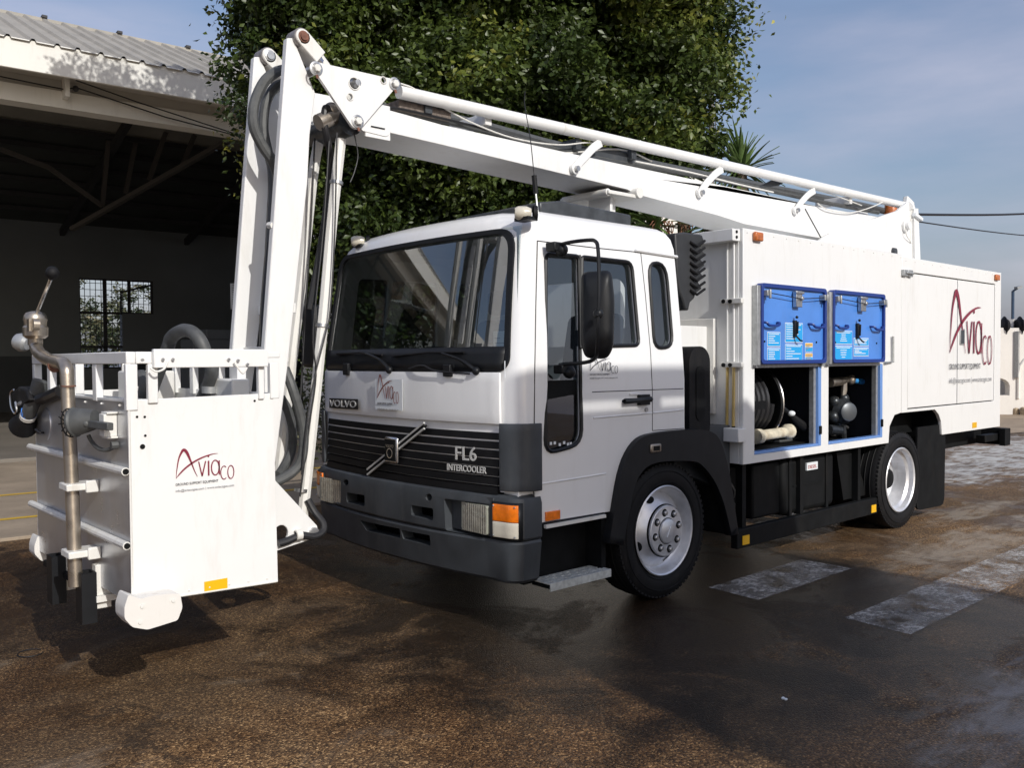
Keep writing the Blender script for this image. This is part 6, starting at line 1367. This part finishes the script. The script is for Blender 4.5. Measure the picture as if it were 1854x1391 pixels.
# ---- yuccas
def yucca(px, py, dist, label, n=70, L_=.62, group='spiky yuccas behind the truck'):
    p = Dp(px, py, dist); t = empty('yucca', (p.x, p.y, 0), label, 'yucca', group=group)
    tk = MB(); tk.tube(cr([(p.x, p.y, -.1), (p.x+.06, p.y, p.z*.5), (p.x, p.y, p.z)], 4), [.11-.005*i for i in range(9)], 9).build('trunk', BARK, t)
    lf = MB(); W_ = .034; vs_ = []
    for i in range(6):
        f_ = i/5; w_ = W_*(1-f_)**.7*(1.0 if i else .8)+.0008; z = -.10*f_**2; vs_ += [(f_*L_, -w_, z+.006), (f_*L_, 0, z-.004), (f_*L_, w_, z+.006)]
    fs = [(i*3+k_, (i+1)*3+k_, (i+1)*3+k_+1, i*3+k_+1) for i in range(5) for k_ in range(2)]
    o = lf.add(vs_, fs).build('leaf', YUCCA, None, angle=80); me = o.data; bpy.data.objects.remove(o)
    inv = world_of(t).inverted()
    for i in range(n):
        u = bpy.data.objects.new('leaf', me); COL.objects.link(u); u.parent = t; u.matrix_parent_inverse = inv
        el = R(random.uniform(-50, 88)) if i > 12 else R(random.uniform(60, 88)); az = random.uniform(0, 6.283); s_ = random.uniform(.75, 1.1)
        u.matrix_basis = Matrix.Translation(p+V((0, 0, random.uniform(-.12, .05)))) @ Matrix.Rotation(az, 4, 'Z') @ Matrix.Rotation(-el, 4, 'Y') @ Matrix.Rotation(random.uniform(-.5, .5), 4, 'X') @ Matrix.Diagonal((s_, 1, 1, 1))
    return t
yucca(1342, 306, 11.0, 'tall spiky yucca head standing clear above the boom against the sky', 90, .54)
yucca(1235, 300, 11.4, 'yucca head half lost between tree edge and boom tube', 70, .6)
yucca(1290, 402, 10.4, 'low yucca with drooping leaves under the boom beside the air intake', 70, .62)
yucca(1185, 408, 10.6, 'yucca tuft just behind the cab roof and boom rest post', 80, .62)
dead = MB()
yt = [o for o in bpy.data.objects if o.name.startswith('yucca')]
for i in range(22):
    p = Dp(random.uniform(1180, 1260), 400, 10.5); dead.tube(cr([p, p+V((random.uniform(-.1, .1), 0, -.12)), p+V((random.uniform(-.2, .2), random.uniform(-.1, .1), -.4))], 3), .008, 4)
dead.build('dead_leaves', mat('dry_brown_leaf', (.2, .09, .045), .8), yt[-1])['kind'] = 'stuff'
# ================================================================== RIGHT BACKGROUND
def thing1(mb, name, m, label, cat, group=None, **k):
    o = mb.build(name, m, None, **k); o['label'] = label; o['category'] = cat
    if group: o['group'] = group
    return o
wa, wb = Zp(1700, 748, 0), Zp(1990, 742, 0)
W0 = V((21.5, 6.0, 0)); WD = V((.62, -.78, 0)).normalized(); WNn = V((.78, .62, 0)).normalized()
def WP(px, py, d=0): return Pp(px, py, W0+WNn*d, WNn)
wz = lambda px, py, d=0: WP(px, py, d).z
bw = empty('white_boundary_wall', tuple(W0), 'white rendered wall with arched recesses behind the truck tail', 'wall')
top = [WP(1700, 572), WP(1812, 583), WP(1824, 599), WP(1990, 603)]
base = V((0, 0, 0))
z_top = top[2].z; A_ = WP(1600, 700); B_ = WP(2100, 700); 
ao = []; 
def archh(px0, px1, pyt, pyb):
    a, b = WP(px0, pyb), WP(px1, pyb); t = WP((px0+px1)/2, pyt); zb_ = max(.02, a.z); r_ = (b-a).length/2; c = (a+b)/2; hgt = t.z-zb_
    P = [V((a.x, a.y, zb_))]; 
    for k_ in range(9): an = math.pi*(1-k_/8); P.append(V((c.x, c.y, 0))+WD*r_*math.cos(an)+V((0, 0, zb_+hgt*.55+hgt*.45*math.sin(an))))
    P.append(V((b.x, b.y, zb_))); return P
holes_ = [archh(1778, 1828, 684, 716)]; ring_ = archh(1843, 1925, 640, 722)
MB().plate([V((A_.x, A_.y, 0)), V((B_.x, B_.y, 0)), V((B_.x, B_.y, z_top)), V((A_.x, A_.y, z_top+.15))], holes_, WNn*.35).build('wall_face', PLAST, bw)
MB().prism([V((A_.x, A_.y, 0))+WNn*1.4, V((B_.x, B_.y, 0))+WNn*1.4, V((B_.x, B_.y, z_top-.4))+WNn*1.4, V((A_.x, A_.y, z_top-.2))+WNn*1.4], WNn*.2).build('recess_back', PLAST, bw)
for hh_ in (ring_,): MB().tube([p-WNn*.02 for p in hh_], .04, 6).build('arch_moulding', PLAST, bw)
mbx = MB(); c = WP(1838, 600); mbx.box(c.x-.05, c.x+.05, c.y-.1, c.y, c.z-1.3, c.z).build('drain_pipe', GALV, bw)
for px_, nm in ((1818, 0), (1834, 1), (1846, 2)):
    q = WP(px_, 592, .2); t = thing1(MB().lathe([(.0, -.12), (.2, -.1), (.26, 0), (.2, .1), (0, .12)], q, (.6, -.75, 0), 18).lathe([(.24, -.02), (.3, 0), (.24, .02)], q, (.6, -.75, 0), 18) if nm != 1 else MB().prism([q, q+V((.05, 0, .22)), q+V((.12, 0, .22)), q+V((.2, 0, 0))], (0, .3, 0)), 'rooftop_drum', RUBBER if nm != 1 else PLAST, ['dark round drum lying on the white wall top nearest the truck tail', 'small white cowl on the wall top left of the lamp post foot', 'dark round drum on the wall top at the frame edge'][nm], 'drum')
# lamp post
lp = Pp(1833, 640, W0+WNn*6, WNn); lt_ = Pp(1833, 527, W0+WNn*6, WNn); le = Pp(1843, 522, W0+WNn*6, WNn)
t = empty('street_lamp', (lp.x, lp.y, 0), 'thin blue-grey lamp post with one short arm beyond the white wall at the right edge', 'street lamp')
MB().tube([(lp.x, lp.y, 0), (lp.x, lp.y, lt_.z)], .05, 8).tube([(lp.x, lp.y, lt_.z), le], .035, 6).build('pole', LAMPM, t); MB().bar(le-V((.2, 0, 0)), le+(le-lt_)*.5, .12, .08).build('lamp_head', GALV, t)
# mast beside the tree
q = Dp(1288, 235, 16); t = thing1(MB().tube([(q.x, q.y, 0), (q.x, q.y, Dp(1288, 168, 16).z)], .055, 8).tube([(q.x+.13, q.y, 0), (q.x+.13, q.y, Dp(1288, 178, 16).z)], .012, 5), 'utility_pole', POLE, 'slim weathered grey pole with a thin wire rising between tree and yucca', 'pole')
# overhead wires
for (a, b, r_, lab) in (((1640, 388, 14), (2000, 370, 26), .022, 'thick twisted overhead cable, upper of the two leaving the boom end rightwards'), ((1640, 398, 14), (2000, 429, 26), .012, 'thin overhead wire, lower of the two crossing the sky at right')):
    A, B = Dp(*a), Dp(*b); pts = [A.lerp(B, i/12)-V((0, 0, .12*math.sin(math.pi*i/12))) for i in range(13)]; thing1(MB().tube(pts, r_, 5), 'overhead_wire', CABLE, lab, 'wire')
# kerb of rough stones
kb = Zp(1812, 750, 0); ke = Zp(1990, 758, 0); n = 11
for i in range(n):
    p = kb.lerp(ke, i/n)+V((0, 0, .09)); r_ = random.uniform(.85, 1.1); d_ = (ke-kb).normalized(); L_ = (ke-kb).length/n*.45
    m_ = MB(); m_.bar(p-d_*L_*r_*.9, p+d_*L_*r_*.8, .35, .26*r_); o = m_.build('kerb_stone', STONE, None, bevel=.05, seg=2); o['kind'] = 'structure'
sheet('paved_strip', [Zp(1780, 733, 0), Zp(2000, 733, 0), Zp(2000, 749, 0), Zp(1780, 747, 0)], .13, CONC)
# low white garden wall and earth behind the tree, seen between arms and cab
q = Zp(600, 790, 0); q2_ = Zp(1500, 700, 0)
gw0, gw1 = Dp(575, 700, 17), Dp(1500, 600, 22)
thing1(MB().prism([(gw0.x, gw0.y, 0), (gw1.x, gw1.y, 0), (gw1.x, gw1.y, 2.6), (gw0.x, gw0.y, 2.2)], (.1, .2, 0)), 'garden_wall', PLAST, 'low white wall behind the big tree, glimpsed under the boom and left of the cab', 'wall')
thing1(MB().box(gw0.x-1, gw0.x+5, gw0.y-1.2, gw0.y-.9, 0, .25), 'low_stone_kerb', STONE, 'rough tan stone edging low between the hanging arms and the cab front', 'kerb', bevel=.03)
# loose wire loop and small stones on the tarmac
q = Zp(55, 1183, .006); thing1(MB().tube(cr([q+V((.05*math.cos(t)*1.3, .06*math.sin(t)*1.2, 0)) for t in [.4+5.4*i/10 for i in range(11)]], 3), .003, 5), 'wire_loop', CABLE, 'small loop of black wire lying on the tarmac below the basket', 'wire')
for (px_, py_, s_, lab) in ((1418, 1265, .011, 'tiny white pebble, left of the pair on the shaded tarmac'), (1423, 1267, .010, 'tiny white pebble, right of the pair on the shaded tarmac')):
    q = Zp(px_, py_, .006); thing1(MB().ball(q, s_, (1, .8, .6), 8, 5), 'pebble', PAPER, lab, 'pebble')
# trees seen through the hangar window, far bushes beyond
for i, (uu, r_) in enumerate(((hu(HP(150, 600, 33)), 2.6), (hu(HP(245, 600, 33)), 2.3))):
    p = hp(uu, 34, 0); shrub((p.x, p.y, .2), r_, 5.2, 110, ['olive coloured bush outside the hangar window, left half', 'olive coloured bush outside the hangar window, right half'][i], size=.2)
# unseen block added behind the camera, shaped to shade cab door and tarmac
hy = -6.0; hx_ = lambda x: x+.1584*(hy); hz = lambda z: z+.5846*(-hy)
shade_caster = empty('unseen_shade_caster', (-.8, hy-1.2, 0), 'unseen white block behind the camera, added to shade cab door and tarmac', 'shade_caster')
MB().prism([(hx_(-1.33), hy-2.4, -.05), (hx_(1.98), hy-2.4, -.05), (hx_(1.93), hy-2.4, hz(-.6)), (hx_(1.63), hy-2.4, hz(.87)), (hx_(1.02), hy-2.4, hz(1.335)), (hx_(-1.33), hy-2.4, hz(1.335))], (0, 2.4, 0)).build('wall', PLAST, shade_caster)
MB().box(hx_(-1.33), hx_(.95), hy-.06, hy, hz(1.405), hz(1.60)).build('shade_strip', PLAST, shade_caster)  # strip above a slit, added to leave a lit band on the cab door
for a_, b_ in ((-1.33, -1.0), (-.25, -.02), (.27, .40), (.55, .95)): MB().box(hx_(a_), hx_(b_), hy-.05, hy-.01, hz(1.30), hz(1.41)).build('shade_strip_foot', PLAST, shade_caster)
MB().box(hx_(-.6), hx_(.3), hy+.001, hy+.05, 0, 2.1).build('door', GALV, shade_caster)  # part of the added block, out of view
